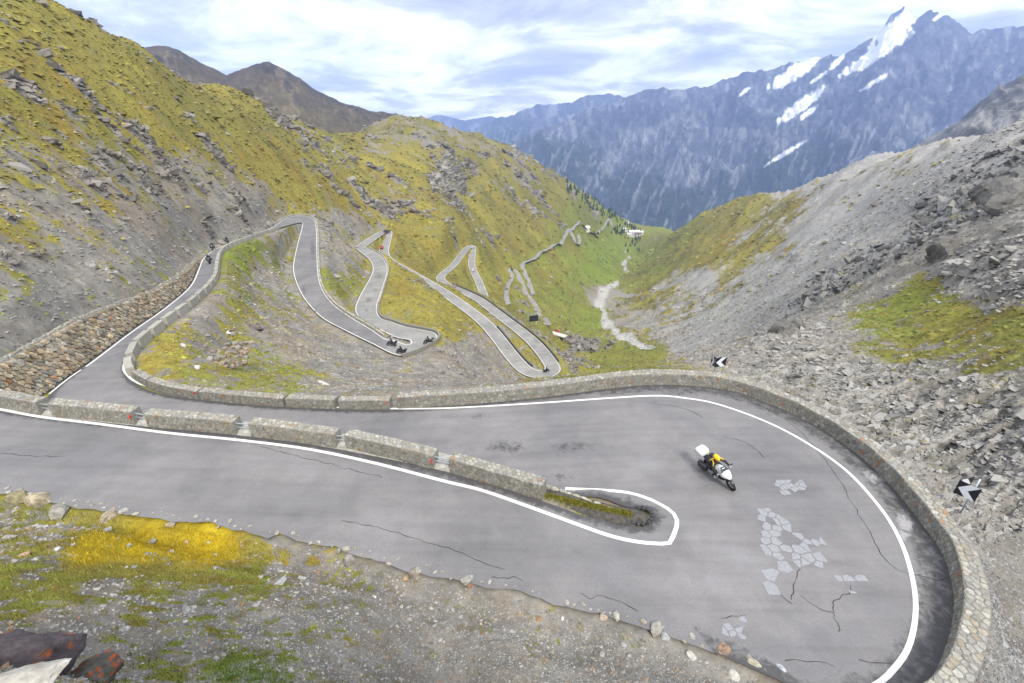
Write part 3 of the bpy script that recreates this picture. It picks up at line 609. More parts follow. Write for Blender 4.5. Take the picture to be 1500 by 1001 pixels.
OUT_LINE = catmull([on_road(*p_) for p_ in ((186,524),(181,538),(184,547),(196,558),(215,566),(260,577),(330,587),(420,594),(520,598),(620,599),(700,596),(800,590),(900,583),(960,580),(1000,583),(1050,592),(1120,617),(1180,648),(1240,690),(1290,745),(1320,795),(1337,850),(1341,900),(1330,950),(1305,985),(1285,1002),(1240,1025))], 6)
IN_LINE = catmull([on_road(*p_, -16) for p_ in ((-190,574),(-50,593),(0,600),(60,611),(150,622),(250,635),(350,645),(450,658),(550,679),(650,705),(707,719),(787,747),(850,770),(893,785),(933,794),(972,797),(982,794),(990,775),(992,764),(987,753),(979,746),(950,731),(910,720.5),(828,716))], 6)
line_on('edge_line', OUT_LINE, .17, r_near); line_on('edge_line', IN_LINE, .19, r_near)
line_on('edge_line', catmull([on_road(*p_, -19.4) for p_ in ((72,577.5),(98,556.5),(119,542))], 5), .14, r_near)
def inset(a, b, d): u = b-a; u /= np.linalg.norm(u, axis=1)[:, None]; return a+u*d
h1 = int(len(LLd)*.58)
line_on('edge_line', inset(LLd, LRd, .3)[:h1]+up, .16, r_mid); line_on('edge_line', inset(LRd, LLd, .3)[int(len(LLd)*.36):h1]+up, .16, r_mid)
line_on('edge_line', inset(LLd, LRd, .3)[h1:]+up, .16, r_mid2); line_on('edge_line', inset(LRd, LLd, .3)[h1:]+up, .16, r_mid2)
line_on('edge_line', inset(CPr, CPl, .3), .15, r_far); line_on('edge_line', inset(CPl, CPr, .3), .15, r_far)
# roads far down the valley lie on the slope itself
for pts in (((744,448),(740,437),(741,425),(747,412),(748,405),(743,396),(745,393),(752,397),(760,410),(765,422),(770,433),(774,437),(785,453),(796,466),(802,478)),
            ((779,434),(774,420),(768,405),(763,391),(772,384),(796,369),(815,358),(826,349),(830,338),(832,335),(835,342),(840,352),(846,360),(847,352),(846,344)),
            ((835,339),(842,331),(849,325),(853,331),(858,338),(866,342),(872,347),(876,349)),((871,342),(881,335),(890,322),(893,325),(897,333),(904,340),(911,344))):
    q = catmull([hit_ground(*p_, r0=150) for p_ in pts], 8); q = resample(q, 3.)
    q[:, 2] = [ground(a, b)+.5 for a, b in q[:, :2]]; k = np.ones(5)/5
    q[2:-2, 2] = np.convolve(q[:, 2], k, 'valid')
    n_ = normals2d(q); h = 2.7*np.clip(np.hypot(q[:, 0], q[:, 1])/330, 1, 1.6)[:, None]; a = q.copy(); b = q.copy(); a[:, :2] -= n_*h; b[:, :2] += n_*h
    a[:, 2] += .25; b[:, 2] += .25
    road('road', a, b, 4, M_ROAD2)
print('roads', time.time()-T0)
# ------------------------------------------------------------------ masonry
def mat_col(name, rough=.92, sc=9., amp=.35, bump=.5, bd=.03, lichen=True):
    m, t, b = mat_new(name); b.inputs['Roughness'].default_value = rough; b.inputs['Specular IOR Level'].default_value = .15
    a = N(t, 'ShaderNodeAttribute', attribute_name='col'); g = N(t, 'ShaderNodeNewGeometry'); v = g.outputs['Position']
    f = tnoise(t, v, sc, 7, .7); c = tmix(t, 1., a.outputs['Color'], tramp(t, f, [(.3, (1-amp,)*3), (.7, (1+amp,)*3)]), 'MULTIPLY')
    if lichen:
        l = tramp(t, tnoise(t, v, 3.3, 5, .7, .5), [(.62, (0, 0, 0)), (.70, (1, 1, 1))]); c = tmix(t, l, c, (.34, .34, .22))
        l = tramp(t, tnoise(t, v, 5.1, 4, .7, .9), [(.70, (0, 0, 0)), (.75, (1, 1, 1))]); c = tmix(t, l, c, (.30, .155, .06))
    t.links.new(c, b.inputs['Base Color']); tbump(t, b, f, bump, bd); return m
M_STONE = mat_col('stone'); M_ROCK = mat_col('rock_mat', sc=6., amp=.45, bump=.8, bd=.05, lichen=False)
M_STEEL = mat_plain('steel', (.45, .50, .55), .4, .7, noise=.1); M_RED = mat_plain('reflector_red', (.65, .03, .02), .35, noise=.1)
M_CONC = mat_plain('concrete', (.34, .335, .31), .9, noise=.3, nscale=4)
PAL = np.array([(.25, .243, .215), (.28, .266, .228), (.235, .232, .215), (.30, .292, .255), (.265, .235, .185), (.33, .325, .295), (.21, .203, .185), (.265, .26, .238)])
def stone_col():
    c = PAL[rng.integers(len(PAL))]*rng.uniform(.85, 1.12)
    return c if rng.random() > .02 else np.array((.29, .18, .11))
def cells(W, H, size, asp=1.25, ja=.32):
    """irregular polygons that tile a W x H panel"""
    nx, ny = max(1, round(W/(size*asp))), max(1, round(H/size)); S = []
    for j in range(-1, ny+1):
        for i in range(-1, nx+1):
            S.append((((i+.5+(.5 if j % 2 else 0))+rng.uniform(-ja, ja))*W/nx, (j+.5+rng.uniform(-ja, ja))*H/ny))
    S = np.array(S); out = []
    for k, c in enumerate(S):
        if not (0 <= c[0] <= W and 0 <= c[1] <= H): continue
        P = [np.array(q) for q in ((0, 0), (W, 0), (W, H), (0, H))]
        d = np.linalg.norm(S-c, axis=1)
        for n in np.where((d > 0) & (d < size*asp*2.6))[0]:
            m = (S[n]+c)/2; nv = S[n]-c; Q = []
            for a, b in zip(P, P[1:]+P[:1]):
                fa, fb = np.dot(a-m, nv), np.dot(b-m, nv)
                if fa <= 0: Q.append(a)
                if (fa < 0) != (fb < 0) and fa != fb: Q.append(a+(b-a)*fa/(fa-fb))
            P = Q
            if len(P) < 3: break
        if len(P) >= 3: out.append(np.array(P))
    return out
def stone_geo(poly, fmap, h, gap=.008):
    c = poly.mean(0); r = np.linalg.norm(poly-c, axis=1).mean(); n = len(poly)
    p0 = c+(poly-c)*max(.5, 1-gap/r); p1 = c+(p0-c)*.80; hh = h*rng.uniform(.5, 1.3); tl = rng.uniform(-.3, .3, 2)*h
    V = [fmap(*q, -.03) for q in p0]+[fmap(*q, hh+float(np.dot(q-c, tl)/max(r, .01))*.5) for q in p1]
    Fc = [(i, (i+1) % n, n+(i+1) % n, n+i) for i in range(n)]+[tuple(range(n, 2*n))]
    return V, Fc
def col_attr(me, cols):
    at = me.attributes.new('col', 'FLOAT_COLOR', 'POINT'); c = np.ones((len(me.vertices), 4), np.float32); c[:, :3] = cols; at.data.foreach_set('color', c.ravel())
def stones(name, geos, parent, mat, split, names='stone'):
    """geos: [(V, F, col)], the first `split` become objects of their own, the rest one joined part"""
    for V, Fc, c in geos[:split]:
        o = mesh_py(names, V, Fc, mat, parent); col_attr(o.data, c)
    rest = geos[split:]
    if rest:
        VV, FF, CC = [], [], []
        for V, Fc, c in rest:
            k = len(VV); VV += list(V); FF += [tuple(i+k for i in f) for f in Fc]; CC += [c]*len(V)
        o = mesh_py(name, VV, FF, mat, parent); col_attr(o.data, np.array(CC)); o['kind'] = 'stuff'
def wall(P, side, H, T, name='parapet', size=.3, split=0, split_top=None, batter=0., back_drop=.0, stone=True, hs=.02, top_only_objs=False, cap=True):
    """P base line (road-side foot); side=+1 wall body lies to the left of travel, -1 right. Returns the core object."""
    P = resample(P, .35); n_ = normals2d(P)*side; s = np.r_[0, np.cumsum(np.linalg.norm(np.diff(P[:, :2], axis=0), axis=1))]; L = s[-1]
    Hs = H if np.ndim(H) else np.full(len(P), H); Hs = np.interp(np.linspace(0, 1, len(P)), np.linspace(0, 1, len(Hs)), Hs)
    wob = (vnoise(s*.9, s*0+P[0, 0], 5)-.5)*.07
    def at(u): return np.array([np.interp(u, s, P[:, k]) for k in range(3)]), np.array([np.interp(u, s, n_[:, k]) for k in range(2)])
    def hh(u): return np.interp(u, s, Hs)
    def f_front(u, v, d):
        p, n = at(u); h = hh(u); q = p.copy(); q[:2] += n*(batter*v*h-d); q[2] += v*h; return q
    def f_top(u, w, d):
        p, n = at(u); h = hh(u); q = p.copy(); q[:2] += n*(batter*h+w); q[2] += h+d+np.interp(u, s, wob); return q
    ring = []
    for i in range(len(P)):
        n = n_[i]; h = Hs[i]; p = P[i]; w0 = wob[i]
        ring.append([(*(p[:2]), p[2]-.25), (*(p[:2]+n*batter*h), p[2]+h+w0), (*(p[:2]+n*(batter*h+T)), p[2]+h+w0), (*(p[:2]+n*(batter*h+T+.05)), p[2]-.3-back_drop)])
    V = np.array(ring).reshape(-1, 3); Fc = []
    for i in range(len(P)-1):
        for k in range(3): Fc.append((i*4+k, i*4+k+1, i*4+4+k+1, i*4+4+k))
    Fc += [(3, 2, 1, 0), tuple((len(P)-1)*4+k for k in range(4))]
    if side < 0: pass
    o = mesh_py(name, V, Fc, M_STONE); base = np.tile(np.array((.225, .218, .195)), (len(V), 1)); col_attr(o.data, base*rng.uniform(.9, 1.1))
    if stone:
        gt = []
        if cap:
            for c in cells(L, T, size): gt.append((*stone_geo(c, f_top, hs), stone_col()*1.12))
        gf = []
        Hm = float(Hs.mean())
        for c in cells(L, Hm, size*.85):
            c2 = c.copy(); c2[:, 1] /= Hm; cc = c2.mean(0); 
            h = hs*rng.uniform(.5, 1.2); n = len(c2); g = 1-.008/max(.02, np.linalg.norm(c-c.mean(0), axis=1).mean())
            p0 = cc+(c2-cc)*g; p1 = cc+(p0-cc)*.8
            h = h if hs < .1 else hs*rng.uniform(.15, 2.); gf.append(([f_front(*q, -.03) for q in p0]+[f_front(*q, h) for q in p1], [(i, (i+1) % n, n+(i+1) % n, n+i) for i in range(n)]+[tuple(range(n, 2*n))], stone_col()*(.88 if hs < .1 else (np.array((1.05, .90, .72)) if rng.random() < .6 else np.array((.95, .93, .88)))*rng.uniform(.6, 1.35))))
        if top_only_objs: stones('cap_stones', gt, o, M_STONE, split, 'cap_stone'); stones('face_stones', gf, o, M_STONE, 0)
        else:
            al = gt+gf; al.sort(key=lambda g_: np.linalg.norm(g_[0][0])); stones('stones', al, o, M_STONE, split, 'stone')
    return o

# --- median strip between the two legs
k0, k1 = 24, 66                             # far-leg stations that face the near leg
mf = NI[k0:k1+1]; near_in = NI[NFAR+1:]; KNI = KDTree(len(near_in))
for i, q in enumerate(near_in): KNI.insert((q[0], q[1], 0), i)
KNI.balance(); mn = np.array([near_in[KNI.find((q[0], q[1], 0))[1]] for q in mf])
mt = mf.copy(); mt[:, 2] = mn[:, 2]+.03; mt[:, :2] = mf[:, :2]*.98+mn[:, :2]*.02; mn2 = mn.copy(); mn2[:, 2] += .03
V = np.stack([mf, mt, mn2, mn-np.array([0, 0, .2])], 1).reshape(-1, 3)
tag(mesh_np('median', V, grid_faces(len(mf), 4), M_CONC), kind='structure')
# --- parapet blocks along the near leg (foot of the road-side face, from the photograph)
def on_near(px, py): return atz(px, py, float(np.interp(px, [-200,-50,60,190,330,440,545,640,720,800], [-15,-15.2,-15.4,-15.6,-15.8,-16,-16.2,-16.3,-16.4,-16.5])))
def along(px0, py0, px1, py1, z): return np.array([on_near(px0, py0), on_near(px1, py1)])
NB = [((-190,570,-62,586), 'stone parapet block curving along the uphill road at the frame edge'), ((-48,590,60,609), 'weathered stone parapet block with rust streak beside the cut-stone slope'),
      ((77,611,198,623), 'stone parapet block with red reflector facing the foot of the rubble retaining wall'), ((217,626,346,638), 'second stone parapet block uphill of the mossy median tip, pale cap stones'),
      ((368,640,493,657), 'stone parapet block with a rusty brown end stone'), ((507,657,635,688), 'stone parapet block with orange lichen spots and a red reflector'), ((659,693,794,733), 'last stone parapet block before the mossy median tip')]
ends = []
for (a, b, c_, d_), lab in NB:
    P_ = along(a, b, c_, d_, -16.); mid_ = on_near((a+c_)/2, (b+d_)/2-.5)
    P_ = catmull(np.array([P_[0], mid_, P_[1]]), 6); ends.append((P_[0], P_[-1]))
    o = wall(P_, 1, .86, .62, 'parapet_block', .21, split=44, top_only_objs=True, batter=.04)
    tag(o, lab, 'parapet', 'parapet blocks on the median')
def bar(p, q, r, name, mat, parent=None, n=8):
    p, q = Vector(p), Vector(q); d = (q-p); m = d.to_track_quat('Z', 'Y').to_matrix(); V = []
    for e in (p, q):
        for k in range(n): V.append(e+m@Vector((r*math.cos(2*math.pi*k/n), r*math.sin(2*math.pi*k/n), 0)))
    return mesh_py(name, V, [(k, (k+1) % n, n+(k+1) % n, n+k) for k in range(n)]+[tuple(range(n))[::-1], tuple(range(n, 2*n))], mat, parent)
gl = ['pair of steel bars bridging the gap beside the rust streaked block', 'pair of steel bars in the gap beside the block with one red reflector', 'pair of steel bars next to the rusty brown end stone', 'pair of steel bars between two long median blocks', 'pair of steel bars ahead of the last median block']
for i, lab in zip(range(1, 6), gl):
    a, b = ends[i][1], ends[i+1][0]; m_ = (a+b)/2; t = empty('guard_rail', m_); u = (b-a)/np.linalg.norm(b-a); nrm = np.array([-u[1], u[0], 0])
    for hz in (.42, .68):
        o_ = nrm*.2+np.array([0, 0, hz]); bar(a-u*.1+o_-m_, b+u*.1+o_-m_, .032, 'steel_bar', M_STEEL, t)
    w_ = np.linalg.norm(b-a)/2-.02
    Vf = [(*(u*s_*w_+nrm*y_)[:2], z_) for s_ in (-1, 1) for y_, z_ in ((.05, -.05), (.12, .10), (.5, .24), (.62, .24), (.62, -.2))]
    Vf = [(x_, y_, z_+.5*(a[2]+b[2])-m_[2]) for x_, y_, z_ in Vf]
    mesh_py('concrete_footing', Vf, [(0, 1, 2, 3, 4)[::-1], (5, 6, 7, 8, 9)]+[(k, (k+1) % 5, 5+(k+1) % 5, 5+k) for k in range(5)], M_CONC, t)
    tag(t, lab, 'guard rail', 'steel bars between the median blocks')
def reflector(p, parent):
    V = [(p[0]+x_, p[1]+y_, p[2]+z_) for x_ in (-.035, .035) for y_ in (-.03, .02) for z_ in (-.11, .11)]
    return mesh_py('reflector', V, [(0, 1, 3, 2), (4, 6, 7, 5), (0, 4, 5, 1), (2, 3, 7, 6), (0, 2, 6, 4), (1, 5, 7, 3)], M_RED, parent)
for o in [o for o in COL.objects if o.name.startswith('parapet_block')]:
    if 'red reflector' in o['label']:
        e = np.array(o.data.vertices[len(o.data.vertices)-4].co); reflector(e+np.array([-.04, -.05, .85]), o)
# --- long curved parapet round the outside of the hairpin
OW = catmull([on_road(*q) for q in ((583,599),(700,592),(800,582),(900,569),(970,564),(1060,571),(1125,592),(1190,622),(1250,662),(1300,707),(1345,762),(1380,812),(1396,870),(1393,920),(1375,975),(1345,1015),(1290,1045))], 6)
o = wall(OW, 1, .88, .72, 'curved_parapet', .235, split=300, batter=.05, back_drop=2.2)
tag(o, 'long curved stone parapet sweeping round the outside of the hairpin bend', 'parapet')
# --- outer blocks along the far leg and down the next leg
FB = [(497,600,571,600), (420,597,491,600), (354,592,416,597), (294,586,353,592), (246,578,290,586), (218,569,246,578), (196,556,216,568)]
fl = ['stone block directly beside the start of the long curved parapet', 'second stone block beyond the long curved parapet', 'third stone block beyond the long curved parapet', 'fourth stone block beyond the long curved parapet', 'outer stone block with red reflector near the road junction bend', 'short stone block on the inside of the road bend', 'shortest stone block at the sharpest point of the road bend']
for (a, b, c_, d_), lab in zip(FB, fl):
    P_ = np.array([on_road(a, b, -18), on_road(c_, d_, -18)]); P_ = P_[::-1] if False else P_
    q0, q1 = P_; sd = 1 if np.cross((q1-q0)[:2], np.array([-20, 45])-q0[:2]) > 0 else -1
    o = wall(P_, sd, .72, .6, 'outer_block', .22, split=14 if a > 240 else 0, top_only_objs=True, batter=.04, back_drop=.8); tag(o, lab, 'parapet', 'stone blocks along the outer edge of the lower leg')
    if 'reflector' in lab or 'directly' in lab: reflector(P_[1]*.97+P_[0]*.03+np.array([0, -.04, .6]), o)
def blocks_along(P, side, L, gap, H, T, name, label, group, max_n=60, drop=1.2):
    P = resample(P, .5); s = np.r_[0, np.cumsum(np.linalg.norm(np.diff(P, axis=0), axis=1))]; u = 0.; n = 0
    while u+L < s[-1] and n < max_n:
        t = np.linspace(u, u+L, 4); Q = np.stack([np.interp(t, s, P[:, k]) for k in range(3)], 1)
        o = wall(Q, side, H*rng.uniform(.95, 1.06), T, name, stone=False, batter=.03, back_drop=drop)
        c = np.array((.33, .32, .285))*rng.uniform(.9, 1.12); cols = np.tile(c, (len(o.data.vertices), 1)); o.data.attributes['col'].data.foreach_set('color', np.c_[cols, np.ones(len(cols))].astype(np.float32).ravel())
        tag(o, label, 'parapet', group); u += L+gap; n += 1
A_end = int(len(LRd)*.27)
Aside = np.vstack([NO[14:0:-2], LRd[2:A_end]])
blocks_along(Aside, -1, 3.0, .75, .7, .55, 'road_block', 'low pale stone block in the row guarding the leg towards the distant hairpin', 'stone blocks guarding the leg to the distant hairpin', drop=2.5)
def px_range(P, lo, hi): return P[lo:hi]
def near_idx(P, px, py, lo=0):
    a, b = project(P[:, 0], P[:, 1], P[:, 2]); d = (a-px)**2+(b-py)**2; d[:lo] = 1e9; return int(np.argmin(d))
i0, i1 = near_idx(LLd, 405, 329), near_idx(LLd, 572, 498)
blocks_along(LLd[i0:i1], 1, 3.2, .7, .6, .45, 'bend_block', 'small pale stone block edging the outer side of the S-shaped middle leg', 'stone blocks along the S-shaped middle leg', drop=1.5)
j0, j1 = near_idx(LRd, 590, 520), near_idx(LRd, 535, 362, near_idx(LRd, 590, 520)+20)
o = wall(LRd[j0:j1][:len(LRd[j0:j1])//3], -1, .6, .5, 'bastion_wall', stone=False, back_drop=4.5, batter=.02); tag(o, 'rounded grey stone retaining wall under the second hairpin with motorcycles', 'retaining wall')
blocks_along(LRd[j0:j1][len(LRd[j0:j1])//3+2:], -1, 3.6, .5, .55, .45, 'upper_bend_block', 'small stone block edging the pale worn leg behind the second hairpin', 'stone blocks along the pale worn leg', drop=1.5)
def far_wall(P, side, H, name, lab, c=(.10, .098, .09)):
    o = wall(P, side, H, .45, name, stone=False, back_drop=1.5); cols = np.tile(np.array(c), (len(o.data.vertices), 1)); o.data.attributes['col'].data.foreach_set('color', np.c_[cols, np.ones(len(cols))].astype(np.float32).ravel()); tag(o, lab, 'wall'); return o
e0 = near_idx(CPr, 715, 478); e1 = near_idx(CPr, 768, 540); f0 = near_idx(CPr, 806, 537, e1); f1 = near_idx(CPr, 660, 419, f0+5)
for nm, P_, lab in (('dark_wall', CPl[e0:e1], 'thin dark parapet between the two parallel legs in the valley'), ('dark_wall', CPr[f0:f1], 'long thin dark parapet on the outer side of the lower parallel leg')):
    far_wall(P_, 1 if nm and P_ is not None and np.array_equal(P_, CPl[e0:e1]) else -1, .7, nm, lab)
# --- rubble wall holding the hillside on the left of the descending leg
RW = np.vstack([np.array([[-36.5, 27.3, -19.2], [-36.6, 29.2, -19.3]]), NI[12:1:-3], LLd[1:int(len(LLd)*.135)]]); RW = resample(RW, 1.2); nl = normals2d(RW); RW[:, :2] += nl*.35
o = wall(RW, 1, np.r_[np.full(4, 2.9), np.linspace(2.9, 1.8, 6), np.linspace(1.8, .4, 10)], .45, 'rubble_retaining_wall', .28, split=300, batter=.55, hs=.15)
tag(o, 'rough brown rubble retaining wall holding the hillside above the descending leg', 'retaining wall')
print('walls', time.time()-T0)
# ------------------------------------------------------------------ small builders
def tube(path, rad_, name, mat, parent=None, n=8, closed=False):
    P = [Vector(p) for p in path]; R = rad_ if np.ndim(rad_) else [rad_]*len(P); V, Fc = [], []; m = len(P)
    for i, p in enumerate(P):
        d = (P[(i+1) % m]-P[i-1]) if closed else (P[min(i+1, m-1)]-P[max(i-1, 0)]); q = d.to_track_quat('Z', 'Y').to_matrix()
        for k in range(n): V.append(p+q@Vector((R[i]*math.cos(2*math.pi*k/n), R[i]*math.sin(2*math.pi*k/n), 0)))
    for i in range(m if closed else m-1):
        for k in range(n): Fc.append((i*n+k, i*n+(k+1) % n, ((i+1) % m)*n+(k+1) % n, ((i+1) % m)*n+k))
    if not closed: Fc += [tuple(range(n))[::-1], tuple(range((m-1)*n, m*n))]
    return mesh_py(name, V, Fc, mat, parent, True)
def sections(secs, name, mat, parent=None, n=18, p=2.6, axis='x'):
    """loft of super-ellipse sections (pos, yc, zc, half width, half height)"""
    V, Fc = [], []
    for x, yc, zc, hw, hh in secs:
        for k in range(n):
            a = 2*math.pi*k/n; c, s = math.cos(a), math.sin(a)
            y = yc+hw*math.copysign(abs(c)**(2/p), c); z = zc+hh*math.copysign(abs(s)**(2/p), s)
            V.append((x, y, z) if axis == 'x' else (y, z, x))
    for i in range(len(secs)-1):
        for k in range(n): Fc.append((i*n+k, i*n+(k+1) % n, (i+1)*n+(k+1) % n, (i+1)*n+k))
    Fc += [tuple(range(n))[::-1], tuple(range((len(secs)-1)*n, len(secs)*n))]
    return mesh_py(name, V, Fc, mat, parent, True)
def torus(name, c, R, r, mat, parent, n=28, m=10, flat=1.):
    V, Fc = [], []
    for i in range(n):
        a = 2*math.pi*i/n
        for k in range(m):
            b = 2*math.pi*k/m; q = R+r*math.cos(b); V.append((c[0]+q*math.cos(a), c[1]+r*flat*math.sin(b), c[2]+q*math.sin(a)))
    for i in range(n):
        for k in range(m): Fc.append((i*m+k, i*m+(k+1) % m, ((i+1) % n)*m+(k+1) % m, ((i+1) % n)*m+k))
    return mesh_py(name, V, Fc, mat, parent, True)
def skin(name, verts, edges, radii, mat, parent=None, root=0, sub=2):
    me = bpy.data.meshes.new(name); me.from_pydata(verts, edges, []); me.update()
    o = bpy.data.objects.new(name, me); COL.objects.link(o); o.parent = parent
    sk = o.modifiers.new('skin', 'SKIN'); sk.use_smooth_shade = True
    if not me.skin_vertices:
        bm = bmesh.new(); bm.from_mesh(me); bm.verts.layers.skin.verify(); bm.to_mesh(me); bm.free()
    for i, r in enumerate(radii):
        d = me.skin_vertices[0].data[i]; d.radius = (r, r) if not np.ndim(r) else r; d.use_root = (i == root)
    ss = o.modifiers.new('sub', 'SUBSURF'); ss.levels = sub; ss.render_levels = sub; me.materials.append(mat)
    # bake so that the figure is plain mesh
    dg = bpy.context.evaluated_depsgraph_get(); ev = o.evaluated_get(dg); nm = bpy.data.meshes.new_from_object(ev); o.modifiers.clear(); o.data = nm
    return o
M_BLACK = mat_plain('black_rubber', (.018, .018, .02), .6, noise=.2); M_DARK = mat_plain('dark_metal', (.05, .05, .055), .4, .5, noise=.2)
M_WHITE = mat_plain('white_gloss', (.78, .79, .80), .25, spec=.5, noise=.03); M_GLASS = mat_plain('smoked_glass', (.05, .06, .08), .08, spec=.8)
M_SUIT = mat_plain('black_suit', (.022, .023, .026), .7, noise=.3, nscale=14); M_YEL = mat_plain('yellow', (.80, .50, .02), .35, noise=.06)
M_GREY = mat_plain('light_grey', (.45, .46, .48), .5, noise=.1); M_LENS = mat_plain('lens', (.75, .78, .80), .05, spec=.9)
def bike(name, loc, head, lean, white=M_WHITE, steer=-.05, sc=1., panniers=True):
    """x forward, origin on the ground midway between the wheels"""
    t = empty(name, loc); t.rotation_mode = 'QUATERNION'
    t.rotation_quaternion = (Matrix.Rotation(head, 4, 'Z')@Matrix.Rotation(lean, 4, 'X')).to_quaternion(); t.scale = (sc,)*3
    for x, R, r in ((.78, .27, .055), (-.76, .255, .075)):
        w_ = torus('wheel', (0, 0, 0), R, r, M_BLACK, t); w_.location = (x, 0, R+r)
        torus('rim', (0, 0, 0), R-.065, .022, M_DARK, w_, 24, 6)
        for k in range(5): a = k*2*math.pi/5; bar((0, 0, 0), ((R-.06)*math.cos(a), 0, (R-.06)*math.sin(a)), .014, 'spoke', M_DARK, w_, 6)
    for s in (-1, 1): tube([(.78, s*.10, .33), (.62, s*.10, .72), (.50, s*.10, 1.0)], .028, 'fork_leg', M_DARK, t)
    sections([(.45, 0, .71, .045, .02), (.62, 0, .73, .07, .03), (.86, 0, .69, .07, .03), (1.06, 0, .58, .05, .02)], 'front_mudguard', M_DARK, t)
    sections([(-.42, 0, .50, .12, .14), (-.15, 0, .48, .17, .22), (.2, 0, .47, .18, .23), (.42, 0, .5, .12, .18)], 'engine', M_DARK, t, p=4)
    for s in (-1, 1): sections([(-.02, s*.22, .42, .10, .07), (.06, s*.27, .42, .09, .085), (.14, s*.22, .42, .1, .07)], 'cylinder_head', M_GREY, t)
    sections([(-.18, 0, .86, .10, .08), (.0, 0, .92, .17, .13), (.2, 0, .96, .20, .15), (.38, 0, .98, .16, .13)], 'fuel_tank', white, t)
    f = sections([(.28, 0, .90, .22, .12), (.45, 0, .90, .25, .19), (.60, 0, .92, .23, .18), (.74, 0, .90, .15, .12), (.84, 0, .84, .06, .05)], 'front_fairing', white, t)
    sections([(.50, 0, 1.06, .18, .03), (.46, 0, 1.18, .17, .03), (.38, 0, 1.30, .13, .02)], 'windscreen', M_GLASS, t)
    for s in (-1, 1): sections([(.72, s*.08, .93, .05, .04), (.785, s*.075, .91, .045, .035), (.80, s*.07, .905, .02, .02)], 'headlight', M_LENS, t)
    sections([(.64, 0, .99, .10, .01), (.72, 0, .97, .08, .01)], 'instrument_panel', M_GLASS, f)
    sections([(-.95, 0, .92, .12, .05), (-.6, 0, .88, .16, .07), (-.3, 0, .83, .17, .07), (-.12, 0, .84, .12, .06)], 'seat', M_SUIT, t)
    sections([(-1.0, 0, .78, .05, .06), (-.6, 0, .72, .10, .10), (-.35, 0, .66, .12, .12)], 'tail', M_DARK, t)
    h = tube([(.42, -.44, 1.05), (.46, -.30, 1.09), (.47, 0, 1.05), (.46, .30, 1.09), (.42, .44, 1.05)], .016, 'handlebar', M_DARK, t)
    for s in (-1, 1):
        tube([(.45, s*.33, 1.08), (.48, s*.40, 1.24)], .009, 'mirror_stem', M_DARK, h); sections([(.465, s*.41, 1.27, .065, .04), (.50, s*.41, 1.27, .07, .045)], 'mirror', M_DARK, h)
    tube([(.3, -.16, .3), (-.2, -.2, .28), (-.55, -.24, .42), (-.95, -.25, .58)], [.03, .035, .06, .05], 'exhaust', M_GREY, t, 10)
    if panniers:
        for s in (-1, 1): sections([(-.98, s*.36, .60, .10, .15), (-.92, s*.37, .60, .13, .19), (-.50, s*.37, .60, .13, .19), (-.44, s*.36, .60, .10, .15)], 'pannier', M_DARK, t, p=5)
        b = sections([(-1.36, 0, 1.11, .20, .11), (-1.32, 0, 1.11, .26, .155), (-1.1, 0, 1.13, .28, .17), (-.90, 0, 1.13, .27, .165), (-.84, 0, 1.12, .22, .12)], 'top_box', white, t, p=4)
        sections([(-1.345, 0, 1.10, .275, .012), (-.85, 0, 1.10, .275, .012)], 'box_seam', M_DARK, b, p=6)
    return t
